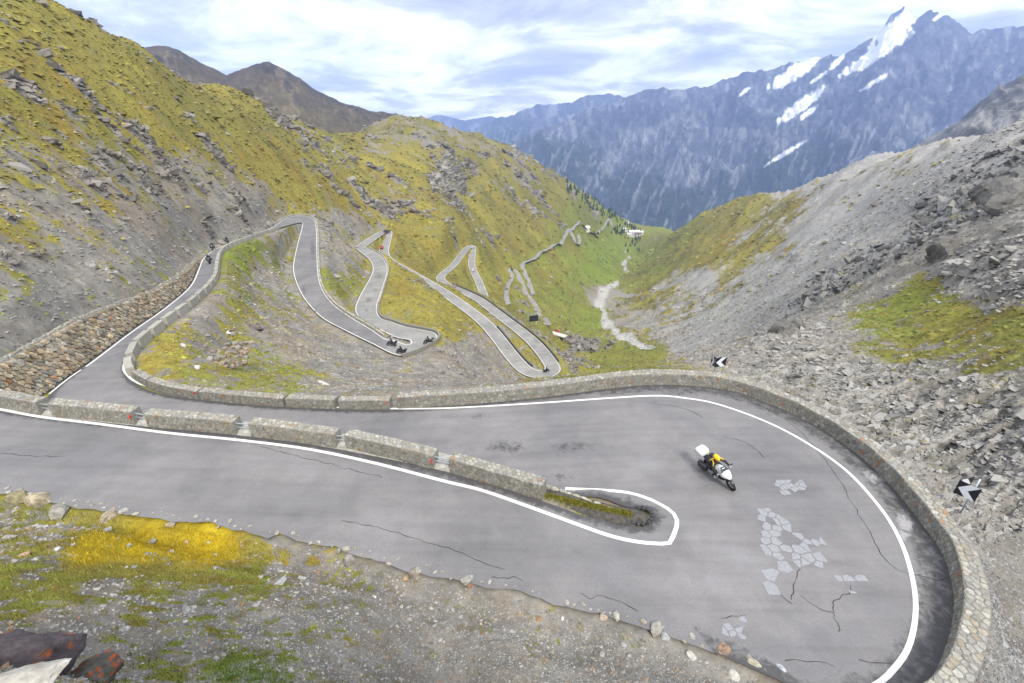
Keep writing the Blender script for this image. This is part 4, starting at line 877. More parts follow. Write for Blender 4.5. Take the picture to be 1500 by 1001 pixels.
def rider(name, b, helmet_mat, suit=M_SUIT, stripe=True, glove=M_GREY):
    """seated figure in the bike's own frame, then left free of the bike"""
    o = empty(name, b.location); o.rotation_mode = 'QUATERNION'; o.rotation_quaternion = b.rotation_quaternion; o.scale = b.scale
    v, e, r = [], [], []
    def add(p, rad_, fr=None):
        v.append(p); r.append(rad_)
        if fr is not None: e.append((fr, len(v)-1))
        return len(v)-1
    pel = add((-.32, 0, .93), .165); bel = add((-.25, 0, 1.08), .155, pel); che = add((-.10, 0, 1.30), .185, bel); nk0 = add((.0, 0, 1.44), .11, che); add((.05, 0, 1.52), .075, nk0)
    for s in (-1, 1):
        sh = add((-.02, s*.19, 1.38), .095, che); el = add((.13, s*.37, 1.17), .07, sh); wr = add((.37, s*.37, 1.10), .048, el); add((.41, s*.37, 1.095), .045, wr)
        hp = add((-.26, s*.13, .88), .125, pel); kn = add((.14, s*.25, .76), .085, hp); an = add((-.12, s*.25, .36), .062, kn); hl = add((-.15, s*.25, .29), .055, an); add((.08, s*.25, .27), .045, hl)
    skin('body', v, e, r, suit, o)
    for s in (-1, 1):            # gloves with five fingers round the grip
        gv, ge, gr = [], [], []
        def ga(p, q, fr=None):
            gv.append(p); gr.append(q)
            if fr is not None: ge.append((fr, len(gv)-1))
            return len(gv)-1
        w_ = ga((.38, s*.37, 1.105), .036); pm = ga((.425, s*.37, 1.11), .040, w_)
        for k in range(4):
            y = s*(.325+.03*k); a = ga((.465, y, 1.105), .0125, pm); q = ga((.487, y, 1.08-.003*(k % 2)), .011, a); ga((.468, y, 1.052+.004*k), .0095, q)
        a = ga((.43, s*.325, 1.085), .014, pm); q = ga((.455, s*.318, 1.055), .012, a); ga((.475, s*.325, 1.045), .010, q)
        skin('glove', gv, ge, gr, glove, o, sub=1)
    h = sections([(-.145, 0, 1.66, .05, .05), (-.12, 0, 1.66, .10, .11), (-.04, 0, 1.665, .13, .145), (.05, 0, 1.66, .135, .15), (.13, 0, 1.645, .115, .135), (.19, 0, 1.62, .075, .10), (.205, 0, 1.60, .03, .05)], 'helmet', helmet_mat, o, 20, 2.1)
    h.matrix_parent_inverse = Matrix(); sections([(.10, 0, 1.665, .118, .045), (.155, 0, 1.655, .108, .042), (.20, 0, 1.64, .06, .035)], 'visor', M_GLASS, h)
    if stripe:
        for s in (-1, 1):
            tube([(-.29, s*.125, 1.22), (-.19, s*.15, 1.40), (-.06, s*.17, 1.485), (.04, s*.24, 1.40), (.10, s*.345, 1.26)], .028, 'yellow_stripe', M_YEL, o, 6)
        tube([(-.44, -.13, 1.04), (-.445, 0, 1.06), (-.44, .13, 1.04)], .025, 'yellow_stripe', M_YEL, o, 6)
    return o
fw = on_road(1071, 716); hd = math.atan2(-.94, .34); c_ = fw-np.array([math.cos(hd), math.sin(hd), 0])*.80; c_[2] = road_z(c_[0], c_[1])+.01
B1 = bike('motorcycle', c_, hd, math.radians(21), sc=1.04)
tag(B1, 'white touring motorcycle with white top box leaning through the hairpin', 'motorcycle')
R1 = rider('person', B1, M_YEL); tag(R1, 'person in black suit with yellow stripes and yellow helmet riding through the hairpin', 'person')
def leg_pt(px, py):
    q = hit_ground(px, py, 40); best = None
    for a, b in ((LRd, LLd), (CPr, CPl)):
        g_ = loft(a, b, 9).reshape(-1, 3); x_, y_ = project(g_[:, 0], g_[:, 1], g_[:, 2]); d = (x_-px)**2+(y_-py)**2; i = int(np.argmin(d))
        if best is None or d[i] < best[0]: best = (d[i], g_[i])
    return best[1]
M_NAVY = mat_plain('dark_paint', (.03, .035, .05), .3, noise=.1); M_HB = mat_plain('helmet_black', (.02, .02, .025), .2)
def copy_tree(o, parent=None):
    c = o.copy(); COL.objects.link(c); c.parent = parent
    for ch in o.children: copy_tree(ch, c)
    return c
p0 = leg_pt(308, 386); B2 = bike('motorcycle', p0+np.array([0, 0, .02]), math.radians(-62), math.radians(4), M_NAVY); R2 = rider('person', B2, M_HB, stripe=False, glove=M_BLACK)
tag(B2, 'dark motorcycle coming down the long leg, leading its companion', 'motorcycle'); tag(R2, 'rider in black on the leading dark motorcycle of the long leg', 'person')
for px, py, h_, lb, lr in ((312,366,-62,'dark motorcycle following close to the inner line of the long leg','rider in black following close to the inner line of the long leg'),(333,356,-50,'dark motorcycle partly hidden behind the row of low blocks','rider in black partly hidden behind the row of low blocks'),
        (575,508,175,'dark motorcycle stopped beside the median tip of the second hairpin','rider in black stopped beside the median tip of the second hairpin'),(588,517,170,'dark motorcycle at the outer line of the second hairpin','rider in dark clothes at the outer line of the second hairpin'),
        (626,504,200,'dark motorcycle entering the second hairpin by the bastion wall','rider in dark clothes entering the second hairpin by the bastion wall'),(801,546,20,'tiny dark motorcycle on the tight hairpin just below the curved parapet','rider on the tight hairpin just below the curved parapet')):
    q = leg_pt(px, py)+np.array([0, 0, .03]); a = copy_tree(B2); b = copy_tree(R2)
    for o in (a, b): o.location = q; o.rotation_quaternion = Matrix.Rotation(math.radians(h_), 4, 'Z').to_quaternion()
    tag(a, lb, 'motorcycle'); tag(b, lr, 'person')
# ------------------------------------------------------------------ cars far below
def car(name, loc, head, paint, label):
    t = empty(name, loc, head)
    sections([(-2.1, 0, .62, .70, .22), (-2.0, 0, .62, .84, .34), (-1.0, 0, .64, .88, .38), (.8, 0, .62, .88, .36), (1.7, 0, .58, .84, .30), (2.08, 0, .52, .70, .18)], 'body', paint, t, 20, 5)
    c = sections([(-1.75, 0, .98, .66, .10), (-1.1, 0, 1.15, .70, .33), (-.2, 0, 1.18, .70, .34), (.4, 0, 1.08, .70, .24), (1.0, 0, .92, .66, .06)], 'cabin', M_GLASS, t, 20, 4)
    sections([(-1.2, 0, 1.49, .55, .02), (-.6, 0, 1.52, .62, .03), (.0, 0, 1.50, .58, .02)], 'roof', paint, c, 16, 4)
    for x in (-1.3, 1.3):
        for s in (-1, 1):
            w_ = torus('wheel', (0, 0, 0), .22, .10, M_BLACK, t, 16, 8, 1.2); w_.location = (x, s*.78, .32); torus('rim', (0, 0, 0), .10, .05, M_GREY, w_, 12, 6)
    for s in (-1, 1): sections([(2.0, s*.6, .60, .14, .06), (2.07, s*.56, .58, .10, .04)], 'headlight', M_LENS, t); sections([(-2.12, s*.6, .70, .10, .07), (-2.06, s*.62, .70, .14, .09)], 'tail_light', M_RED, t)
    return tag(t, label, 'car')
M_CRED = mat_plain('red_paint', (.55, .03, .03), .25); M_CWH = mat_plain('white_paint', (.75, .75, .76), .25)
for px, py, hdg, pm, lb in ((559,364,100,M_CRED,'red car descending below the small upper hairpin'),(567,340.5,40,M_NAVY,'dark car turning at the small upper hairpin on the grassy slope'),(692,363,60,M_CWH,'white car at the top of the steep triangular bend'),(692,396,95,M_CWH,'small white car on the steep straight below the triangular bend')):
    car('car', leg_pt(px, py)+np.array([0, 0, .03]), math.radians(hdg), pm, lb)
q = hit_ground(816, 487, 100); q[2] += .75; car('car', q, math.radians(-40), M_CRED, 'red car on the ledge road beside the pale concrete slab')
# ------------------------------------------------------------------ signs
M_SBLK = mat_plain('sign_black', (.012, .013, .017), .4); M_SWH = mat_plain('sign_white', (.62, .66, .72), .4); M_SBACK = mat_plain('sign_back', (.10, .12, .14), .5, .4)
def chevron(parent, p, q, h, flip=False):
    """upright black panel over the foot line p-q, white chevron pointing along q->p"""
    p, q = np.array(p), np.array(q); u = q-p; n = np.array([u[1], -u[0], 0]); n /= np.linalg.norm(n); up_ = np.array([0, 0, h])
    if np.dot(n, -p) < 0: n = -n
    f = lambda a, b, d: p+u*a+up_*b+n*d
    V = [f(a, b, d) for d in (0, .03) for a, b in ((0, 0), (1, 0), (1, 1), (0, 1))]
    pn = mesh_py('panel', V, [(0, 1, 2, 3), (4, 7, 6, 5), (0, 4, 5, 1), (1, 5, 6, 2), (2, 6, 7, 3), (3, 7, 4, 0)], M_SBLK, parent)
    pts = ((.08, .5), (.52, 1), (.96, 1), (.52, .5), (.96, 0), (.52, 0)) if not flip else ((.92, .5), (.48, 1), (.04, 1), (.48, .5), (.04, 0), (.48, 0))
    V = [f(a, b, .036) for a, b in pts]; mesh_py('chevron', V, [(0, 1, 2, 3), (0, 3, 4, 5)], M_SWH, pn)
    return pn
def sign(name, px, h, z, posts, label, second=None):
    t = empty(name, (0, 0, 0)); a, b = atz(*px[0], z), atz(*px[1], z); chevron(t, a, b, h)
    if second: chevron(t, atz(*second[0], z), atz(*second[1], z), h, True)
    for k in posts:
        c = a*(1-k)+b*k; g_ = ground(c[0], c[1]); d = c/np.linalg.norm(c[:2])*.04; d[2] = 0
        tube([(c[0]+d[0], c[1]+d[1], g_-.2), (c[0]+d[0], c[1]+d[1], c[2]+h+(.45 if name == 'chevron_sign' and len(posts) == 1 else .02))], .035, 'post', M_STEEL, t)
    return tag(t, label, 'road sign')
sign('chevron_sign', ((1396,721),(1428,735)), .78, -16.6, (.72,), 'black and white chevron sign just outside the curved parapet, against layered rock', ((1397,720),(1417,716)))
sign('chevron_sign', ((1046,538),(1062,536)), .78, -17.0, (.08, .85), 'pair of black and white chevron signs in a V behind the parapet crest', ((1041,533),(1046,537)))
q = leg_pt(765, 481); t = empty('roadside_board', (0, 0, 0))
a, b = q+np.array([2.6, 1.8, 2.2]), q+np.array([6.2, 2.8, 2.2]); V = [a, b, b+np.array([0, 0, 2.6]), a+np.array([0, 0, 2.6])]; V = V+[v_+np.array([.1, -.3, 0]) for v_ in V]
mesh_py('panel', V, [(0, 1, 2, 3), (4, 7, 6, 5), (0, 4, 5, 1), (1, 5, 6, 2), (2, 6, 7, 3), (3, 7, 4, 0)], M_NAVY, t)
for k in (.15, .85): c = a*(1-k)+b*k; tube([(c[0], c[1], ground(c[0], c[1])-.2), (c[0], c[1], c[2]+.3)], .08, 'post', M_STEEL, t)
tag(t, 'dark board on two posts beside the lower parallel leg', 'sign')
# ------------------------------------------------------------------ hotel at the valley end
M_WALL = mat_plain('white_render', (.72, .71, .69), .8, noise=.08, nscale=.5); M_ROOF = mat_plain('pale_roof', (.66, .68, .70), .5, noise=.1, nscale=.3); M_ROOF2 = mat_plain('brown_roof', (.16, .08, .06), .7, noise=.2, nscale=.3)
def house(name, px, py, L, W, H, head, roof, label, floors=3, r=None):
    q = hit_ground(px, py, 700) if r is None else atr(px, py, r); q[2] = ground(q[0], q[1]); t = empty(name, q, math.radians(head))
    def bx(nm, lo, hi, m, par): V = [(x, y, z) for x in (lo[0], hi[0]) for y in (lo[1], hi[1]) for z in (lo[2], hi[2])]; return mesh_py(nm, V, [(0, 1, 3, 2), (4, 6, 7, 5), (0, 4, 5, 1), (2, 3, 7, 6), (0, 2, 6, 4), (1, 5, 7, 3)], m, par)
    bx('wall', (-L/2, -W/2, -3), (L/2, W/2, H), M_WALL, t)
    V = [(-L/2-.8, -W/2-.8, H), (L/2+.8, -W/2-.8, H), (L/2+.8, W/2+.8, H), (-L/2-.8, W/2+.8, H), (-L/2-.8, 0, H+W*.3), (L/2+.8, 0, H+W*.3)]
    rf = mesh_py('roof', V, [(0, 1, 5, 4), (2, 3, 4, 5), (0, 4, 3), (1, 2, 5), (0, 3, 2, 1)], roof, t); bx('chimney', (L*.2, -.6, H+W*.1), (L*.2+1.2, .6, H+W*.3+1.5), M_WALL, rf)
    for fl_ in range(floors):
        for k in range(int(L/4)):
            x = -L/2+2+k*4; z = 1.2+fl_*(H-1)/floors; bx('window', (x, -W/2-.06, z), (x+1.4, -W/2+.05, z+1.5), M_GLASS, t)
    bx('door', (-.8, -W/2-.08, -.2), (.8, -W/2+.05, 2.1), M_ROOF2, t)
    return tag(t, label, 'house')
house('hotel_building', 928, 346, 26, 13, 11, 8, M_ROOF, 'white hotel building with pale roof at the mouth of the valley', 4)
house('annex_building', 934, 347, 15, 10, 7, 15, M_ROOF2, 'lower white building with dark roof in front of the hotel', 2)
house('annex_building', 921, 346, 9, 8, 5, 0, M_ROOF, 'small white outbuilding at the meadow side of the hotel', 1)
house('annex_building', 938, 343, 12, 9, 5, 10, M_ROOF, 'white flat outbuilding at the slope side of the hotel', 1)
house('roadside_hut', 858, 338, 12, 8, 6, 20, M_ROOF, 'pale hut at a bend high on the grassy slope', 1)
house('roadside_hut', 914, 338, 8, 6, 5, 20, M_ROOF, 'pale hut on the road just above the meadow', 1)
# concrete slab of the snow shelter on the ledge road
q0 = hit_ground(818, 494, 100); t = empty('snow_shelter', q0+np.array([0, 0, 0]), math.radians(-35))
V = [(x, y, z) for x in (-6, 6) for y in (-2.2, 2.2) for z in (1.6, 2.3)]; mesh_py('roof_slab', V, [(0, 1, 3, 2), (4, 6, 7, 5), (0, 4, 5, 1), (2, 3, 7, 6), (0, 2, 6, 4), (1, 5, 7, 3)], mat_plain('pale_concrete', (.55, .54, .50), .9, noise=.15, nscale=1), t)
V = [(x, y, z) for x in (-5.6, 5.6) for y in (1.2, 2.0) for z in (-2.5, 1.6)]; mesh_py('back_wall', V, [(0, 1, 3, 2), (4, 6, 7, 5), (0, 4, 5, 1), (2, 3, 7, 6), (0, 2, 6, 4), (1, 5, 7, 3)], M_CONC, t)
for x in (-5, -1.7, 1.7, 5): bar((x, -1.8, -2.5), (x, -1.8, 1.6), .25, 'pillar', M_CONC, t)
tag(t, 'pale concrete roof slab over the road ledge below the tight hairpin', 'shelter')
# lattice pylon on the scree crest
q = atr(1463, 190, 430); q[2] = ground(q[0], q[1])-1; t = empty('lattice_pylon', q)
for sx_, sy_ in ((-1, -1), (1, -1), (1, 1), (-1, 1)): bar((sx_*1.6, sy_*1.6, 0), (sx_*.5, sy_*.5, 13), .12, 'leg', M_STEEL, t, 5)
for z in range(0, 12, 3):
    w0, w1 = 1.6-1.1*z/13, 1.6-1.1*(z+3)/13
    for sx_, sy_ in ((1, 0), (0, 1), (-1, 0), (0, -1)):
        a_ = (sx_*w0-sy_*w0, sy_*w0+sx_*w0, z); b_ = (sx_*w1+sy_*w1, sy_*w1-sx_*w1, z+3); bar(a_, b_, .07, 'brace', M_STEEL, t, 4)
for z in (10.5, 12.8): bar((-4.5, 0, z), (4.5, 0, z), .11, 'cross_arm', M_STEEL, t, 5)
tag(t, 'thin steel lattice pylon on the crest of the grey scree slope', 'pylon')
print('things', time.time()-T0)
# ------------------------------------------------------------------ loose stones, turf and crags as real pieces
OCT_V = np.array([(1, 0, 0), (0, 1, 0), (-1, 0, 0), (0, -1, 0), (0, 0, 1), (0, 0, -.6)], float)
OCT_F = np.array([(0, 1, 4), (1, 2, 4), (2, 3, 4), (3, 0, 4), (1, 0, 5), (2, 1, 5), (3, 2, 5), (0, 3, 5)])
_b = bmesh.new(); bmesh.ops.create_icosphere(_b, subdivisions=1, radius=1); ICO_V = np.array([v.co[:] for v in _b.verts]); ICO_F = np.array([[v.index for v in f.verts] for f in _b.faces]); _b.free()
CUB_V = np.array([(x, y, z) for x in (-1, 1) for y in (-1, 1) for z in (-.7, 1)], float); CUB_F = np.array([(0, 1, 3), (0, 3, 2), (4, 6, 7), (4, 7, 5), (0, 4, 5), (0, 5, 1), (2, 3, 7), (2, 7, 6), (1, 5, 7), (1, 7, 3), (0, 2, 6), (0, 6, 4)])
def scatter(name, idx, size, col, tv, tf, mat, flat=(.4, .8), jit=.35, sink=.25, yaw=None, elong=1., parent=None, smooth=False, tilt=.25):
    n = len(idx); k = len(tv); T = np.repeat(tv[None], n, 0); T = T*(1+rng.uniform(-jit, jit, (n, k, 3)))
    T[:, :, 2] *= rng.uniform(*flat, (n, 1)); T[:, :, 0] *= elong if np.ndim(elong) == 0 else elong[:, None]
    T = T*size[:, None, None]; ti = rng.uniform(-tilt, tilt, (n, 2)); T[:, :, 2] += T[:, :, 0]*ti[:, :1]+T[:, :, 1]*ti[:, 1:]
    a = rng.uniform(0, 6.28, n) if yaw is None else yaw+rng.normal(0, .25, n); c, s = np.cos(a)[:, None], np.sin(a)[:, None]
    x = T[:, :, 0]*c-T[:, :, 1]*s; y = T[:, :, 0]*s+T[:, :, 1]*c
    jx = rng.uniform(-.5, .5, (n, 2))*(R_[idx]*.0025)[:, None]
    V = np.stack([x+(X[idx]+jx[:, 0])[:, None], y+(Y[idx]+jx[:, 1])[:, None], T[:, :, 2]+(Z[idx]-size*sink*.5)[:, None]], 2).reshape(-1, 3)
    Fc = (tf[None]+(np.arange(n)*k)[:, None, None]).reshape(-1, 3)
    C = np.repeat(np.clip(col, .015, .8), k, 0)
    o = mesh_np(name, V, Fc, mat, parent, smooth, C); o['kind'] = 'stuff'; return o
PX2, PY2 = project(X, Y, Z)
invb = (PX2 > -60) & (PX2 < 1560) & (PY2 < 1060) & (hit > .28)
inv = (PX2 > -60) & (PX2 < 1560) & (PY2 > -40) & (PY2 < 1060) & (hit > hwid*1.0+.35)
def pick(mask, n, wgt=None):
    i = np.where(mask & np.where(R_ < 34, invb, inv))[0]
    if wgt is not None: p_ = wgt[i]/wgt[i].sum(); return rng.choice(i, min(n, len(i)), replace=False, p=p_)
    return rng.choice(i, min(n, len(i)), replace=False)
def ln(n, s=.5): return np.exp(rng.normal(0, s, n))
M_PIECE = mat_col('loose_stone', sc=14., amp=.35, bump=.4, bd=.02, lichen=False)
# scree on the slopes
i = pick((R_ > 30) & (R_ < 420) & (gm < .5), 42000); cc = colr[i]*rng.uniform(.7, 1.45, (len(i), 1))
tag(scatter('scree', i, R_[i]*.0022*ln(len(i), .45), cc, OCT_V, OCT_F, M_PIECE), 'loose grey scree stones lying over the mountain slopes', 'scree')
# turf tussocks
i = pick((R_ > 30) & (R_ < 1000) & (gm > .5), 42000); cc = colr[i]*rng.uniform(.62, 1.35, (len(i), 1))
tag(scatter('grass', i, R_[i]*.0026*ln(len(i), .4), cc, OCT_V, OCT_F, M_PIECE, (.35, .7)), 'short olive and golden turf growing over the mountain slopes', 'grass')
# crags breaking through the turf on the left
cl = band(301, .06, .01); i = pick((R_ > 55) & (R_ < 1050) & (PX2 < 900) & (outm+(rock-.3)*.6 > .35), 9000, np.clip(outm, 0, 1)*sst(.5, .75, cl)+.05); cc = lerp(C3(.12, .11, .098), C3(.30, .285, .26), rng.random(len(i)))
tag(scatter('rock_debris', i, np.minimum(R_[i]*.0019*ln(len(i), .5), R_[i]*.006), cc, CUB_V, CUB_F, M_PIECE, (.35, .9), .45, .5, yaw=.6, elong=1.5, tilt=.5), 'broken brown and grey crags poking out of the grassy hillside', 'rock')
# layered slabs outside the hairpin
i = pick((rn > .35) & (R_ < 150), 6500, np.clip(rn, 0, 1)*(1.1-gm)); cc = lerp(C3(.16, .156, .148), C3(.34, .333, .318), rng.random(len(i)))
tag(scatter('rock_slabs', i, np.minimum(R_[i]*.0015*ln(len(i), .6), R_[i]*.006), cc, CUB_V, CUB_F, M_PIECE, (.3, .6), .45, 1.2, yaw=.37, elong=3.2, tilt=.35), 'layered grey rock slabs on the slope outside the curved parapet', 'rock')
i = pick((R_ > 150) & (R_ < 330) & (PX2 > 1150) & (rock > .3), 2600, rock); cc = lerp(C3(.10, .097, .09), C3(.28, .275, .26), rng.random(len(i)))
tag(scatter('rock_ledges', i, np.minimum(R_[i]*.0020*ln(len(i), .6), R_[i]*.007), cc, CUB_V, CUB_F, M_PIECE, (.3, .8), .5, .6, yaw=.75, elong=2.2, tilt=.5), 'dark rock ledges breaking the grey scree flank', 'rock')
# gravel of the bank
bank = (R_ < 34) & (R_ > 4.5) & (PY2 > 700) & (PX2 < 1200)
i = pick(bank & (gm < .6), 26000); cc = lerp(C3(.17, .165, .15), C3(.42, .41, .39), rng.random(len(i))**1.6)*np.where(rng.random(len(i)) < .08, 1, 1)[:, None]; k = rng.random(len(i)) < .07; cc[k] = np.array((.30, .20, .12))
tag(scatter('gravel', i, R_[i]*.0020*ln(len(i), .55)+.005, cc, OCT_V, OCT_F, M_PIECE), 'loose grey gravel on the bank below the viewpoint', 'gravel')
i = pick((R_ < 30) & (PX2 > 1380) & (PY2 > 730), 9000); cc = lerp(C3(.13, .13, .135), C3(.33, .33, .335), rng.random(len(i)))
tag(scatter('roadside_gravel', i, .04*ln(len(i), .5), cc, OCT_V, OCT_F, M_PIECE), 'clean grey gravel outside the curved parapet', 'gravel')
# moss cushions and blades
BL_V = np.array([(-.25, 0, 0), (.25, 0, 0), (.1, .1, .9), (-.1, .12, .9), (.05, .3, 1.5)], float); BL_F = np.array([(0, 1, 2), (0, 2, 3), (3, 2, 4)])
moss_c = lambda i: np.clip(lerp(turf[i], turf[i]*1.25, rng.random(len(i)))*rng.uniform(.7, 1.3, (len(i), 1)), .02, .6)
i = pick(bank & (gm > .45), 26000); 
tag(scatter('moss', i, R_[i]*.0030*ln(len(i), .35)+.010, moss_c(i), BL_V, BL_F, M_PIECE, (.7, 1.3), .3, 0., tilt=.6), 'golden yellow and green moss and short grass carpeting the bank', 'moss')
# ------------------------------------------------------------------ single rocks
def rock_obj(name, c, rad_, seed, col, label, group=None, sub=3, flat=1., rough=.35, rz=0., parent=None, spots=None):
    b = bmesh.new(); bmesh.ops.create_icosphere(b, subdivisions=sub, radius=1); V = np.array([v.co[:] for v in b.verts]); Fc = [[v.index for v in f.verts] for f in b.faces]; b.free()
    r_ = np.random.default_rng(seed); d = np.ones(len(V))
    for k in range(9):           # planar cuts give angular faces
        n = r_.normal(size=3); n /= np.linalg.norm(n); h = r_.uniform(.55, .9); p_ = V@n; V = np.where((p_ > h)[:, None], V-n[None]*((p_-h)*.85)[:, None], V)
    nn_ = fbm(V[:, 0]*2.2+seed, V[:, 1]*2.2+V[:, 2]*1.7, 5, seed)-.5; V = V*(1+nn_*rough)[:, None]; V = V*np.array(rad_)[None]
    cc = np.array(col)[None]*(.7+.7*fbm(V[:, 0]*6/rad_[0], V[:, 1]*6/rad_[1]+V[:, 2]*4/rad_[2], 4, seed+3))[:, None]
    if spots is not None:
        m_ = sst(.66, .70, fbm(V[:, 0]*26/rad_[0]*.5, V[:, 1]*26/rad_[0]*.5+V[:, 2]*13/rad_[0], 4, seed+8))*(V[:, 2] > 0); cc = cc*(1-m_)[:, None]+np.array(spots)[None]*m_[:, None]
    o = mesh_py(name, V, Fc, M_ROCK, parent); col_attr(o.data, np.clip(cc, .02, .8)); o.location = c; o.rotation_euler = (0, 0, rz)
    if label: tag(o, label, 'rock', group)
    return o
def gp(px, py, r0=4.): return hit_ground(px, py, r0)
for px, py, rd, col, lab, sp in ((45,965,(.62,.46,.50),(.085,.072,.078),'dark purplish boulder with orange lichen at the near corner of the bank',(.34,.10,.03)),(140,985,(.34,.30,.30),(.10,.095,.085),'smaller dark rock speckled with orange lichen beside the purplish boulder',(.42,.09,.02)),(20,1003,(.5,.32,.12),(.40,.38,.34),'pale flat slab lying in front of the purplish boulder',None)):
    q = gp(px, py+12, 3.) if py < 1000 else gp(px, 1015, 3.); rock_obj('boulder', q+np.array([0, 0, rd[2]*.25]), rd, int(px)+5, col, lab, sub=4, spots=sp, rz=.6)
for k, (px, py, rd, col, lab) in enumerate(((28,735,(.5,.4,.38),(.22,.20,.12),'mossy boulder at the crumbling road edge'),(62,738,(.62,.42,.50),(.34,.29,.21),'tan boulder standing at the road edge beside the mossy one'),(90,752,(.6,.42,.30),(.24,.23,.20),'grey split rock lying against the tan boulder'),(160,757,(.55,.3,.16),(.30,.26,.20),'flat rock shelf on the bank edge'),
        (510,825,(.45,.32,.3),(.22,.21,.19),'dark block protruding from the bank edge above the gravel'),(608,845,(.36,.26,.26),(.22,.19,.16),'squared brown block at the road edge'),(688,858,(.18,.14,.12),(.26,.15,.10),'small rusty cobble at the road edge'),(885,905,(.24,.18,.14),(.36,.30,.23),'rounded beige stone at the road edge'),
        (917,920,(.22,.07,.05),(.40,.40,.40),'thin upright slate shard at the road edge'),(975,935,(.2,.17,.15),(.34,.36,.36),'round bluish grey stone at the road edge'),(1058,957,(.36,.24,.24),(.24,.17,.12),'rust coloured squared rock ending the bank'),(1100,972,(.34,.18,.2),(.37,.35,.28),'pale cracked rock row beside the rust coloured rock'),(1143,985,(.26,.2,.16),(.33,.35,.37),'blue grey rock at the end of the pale row'),(1012,962,(.2,.17,.15),(.40,.39,.36),'white rounded stone among the moss near the road edge'),
        (410,855,(.26,.16,.13),(.36,.37,.38),'grey slab with a moss cap lying on the bank'),(1075,992,(.22,.2,.15),(.42,.41,.37),'pale stone below the rust coloured rock'),(250,770,(.25,.15,.12),(.3,.26,.2),'small flat stone at the upper rim of the golden moss'))):
    q = gp(px, py, 5.); rock_obj('stone', q+np.array([0, 0, rd[2]*.35]), rd, 40+k*7, col, lab, rz=rng.uniform(0, 3))
# stones along the crumbling lower edge
edge = resample(NO[int(len(NO)*.70):-6], .33); en = normals2d(edge)*-1; k = 0
q_c = NO[NFAR+60:NFAR+80].mean(0)
for p_, n_ in zip(edge, en):
    x_, y_ = p_[0]+n_[0]*rng.uniform(-.05, .35), p_[1]+n_[1]*rng.uniform(-.05, .35); 
    px_, py_ = project(np.array(x_), np.array(y_), np.array(p_[2]))
    if not (-20 < px_ < 1180) or rng.random() < .25: continue
    s_ = .05*float(ln(1, .6)[0])+.02
    rock_obj('edge_stone', np.array([x_, y_, max(ground(x_, y_), p_[2]-.02)+s_*.2]), (s_*1.5, s_, s_*.75), int(rng.integers(1e6)), PAL[rng.integers(len(PAL))]*1.15, 'small angular stone along the crumbling lower edge of the asphalt', 'stones along the lower asphalt edge', sub=1, rz=rng.uniform(0, 6)); k += 1
# scattered larger stones on the bank
for i in pick(bank & (R_ > 6), 90):
    s_ = R_[i]*.0055*float(ln(1, .35)[0]); rock_obj('bank_stone', np.array([X[i], Y[i], Z[i]+s_*.2]), (s_*1.3, s_, s_*.7), int(i), (np.array((.34, .335, .32)) if rng.random() > .2 else np.array((.33, .24, .15)))*rng.uniform(.8, 1.3), 'loose fist-sized stone lying on the gravel bank', 'loose stones on the bank', sub=1, rz=rng.uniform(0, 6))
# median tip: kerb stones, moss, broken asphalt heap
def on_isl(px, py): return atz(px, py, -16.75)
for k in range(11):
    f_ = k/10; q = on_isl(803+(905-803)*f_, 715+(750-715)*f_); rock_obj('kerb_stone', q+np.array([0, 0, .02]), (.30, .13, .22-.1*f_), 900+k, PAL[k % 8]*1.25 if k != 8 else np.array((.34, .19, .10)), 'low kerb stone in the row bordering the mossy median tip', 'kerb stones of the median tip', sub=2, rz=-.35, rough=.2)
VV, FF, CC = [], [], []
for k in range(5200):
    f_ = rng.random(); w_ = rng.random(); px_ = 798+(925-798)*f_; py_ = 724+(752-724)*f_+w_*(16-3*f_)
    q = on_isl(px_, py_); q[2] += .05+.10*math.sin(math.pi*min(1, w_+.15)); a = rng.uniform(0, 6.28); s_ = rng.uniform(.02, .05); b0 = len(VV)
    c_ = np.array((.25, .25, .04))*rng.uniform(.6, 1.4) if rng.random() > .2 else np.array((.22, .17, .04)); l_ = rng.uniform(.03, .09)
    VV += [q+np.array([math.cos(a)*s_, math.sin(a)*s_, -.04]), q-np.array([math.cos(a)*s_, math.sin(a)*s_, .04]), q+np.array([rng.normal(0, .02), rng.normal(0, .02), l_])]; FF.append((b0, b0+1, b0+2)); CC += [c_]*3
o = mesh_np('moss', np.array(VV), np.array(FF), M_PIECE, col=np.array(CC, np.float32)); tag(o, 'green moss strip growing on the median tip', 'moss', kind='stuff')
P_ = [on_isl(*a) for a in ((796,733),(840,752),(890,766),(925,771),(948,766),(953,757),(940,748),(905,742),(850,728),(800,712))]; c_ = np.mean(P_, 0)
V = [p_+np.array([0, 0, .0]) for p_ in P_]+[c_+(p_-c_)*.72+np.array([0, 0, .12]) for p_ in P_]; n = len(P_)
tag(mesh_py('median_earth', V, [(k, (k+1) % n, n+(k+1) % n, n+k) for k in range(n)]+[tuple(range(n, 2*n))], mat_plain('dark_earth', (.07, .066, .058), .95, noise=.5, nscale=5)), 'dark earth mound filling the rounded median tip', 'mound')
for k in range(14):
    a = k/14*2*math.pi; q = on_isl(938+18*math.cos(a), 757+12*math.sin(a)); rock_obj('asphalt_lump', q+np.array([0, 0, .05]), (.16, .12, .09), 950+k, (.055, .055, .06), 'black broken asphalt lump ringed round the end of the median tip', 'broken asphalt lumps', sub=1, rz=a)
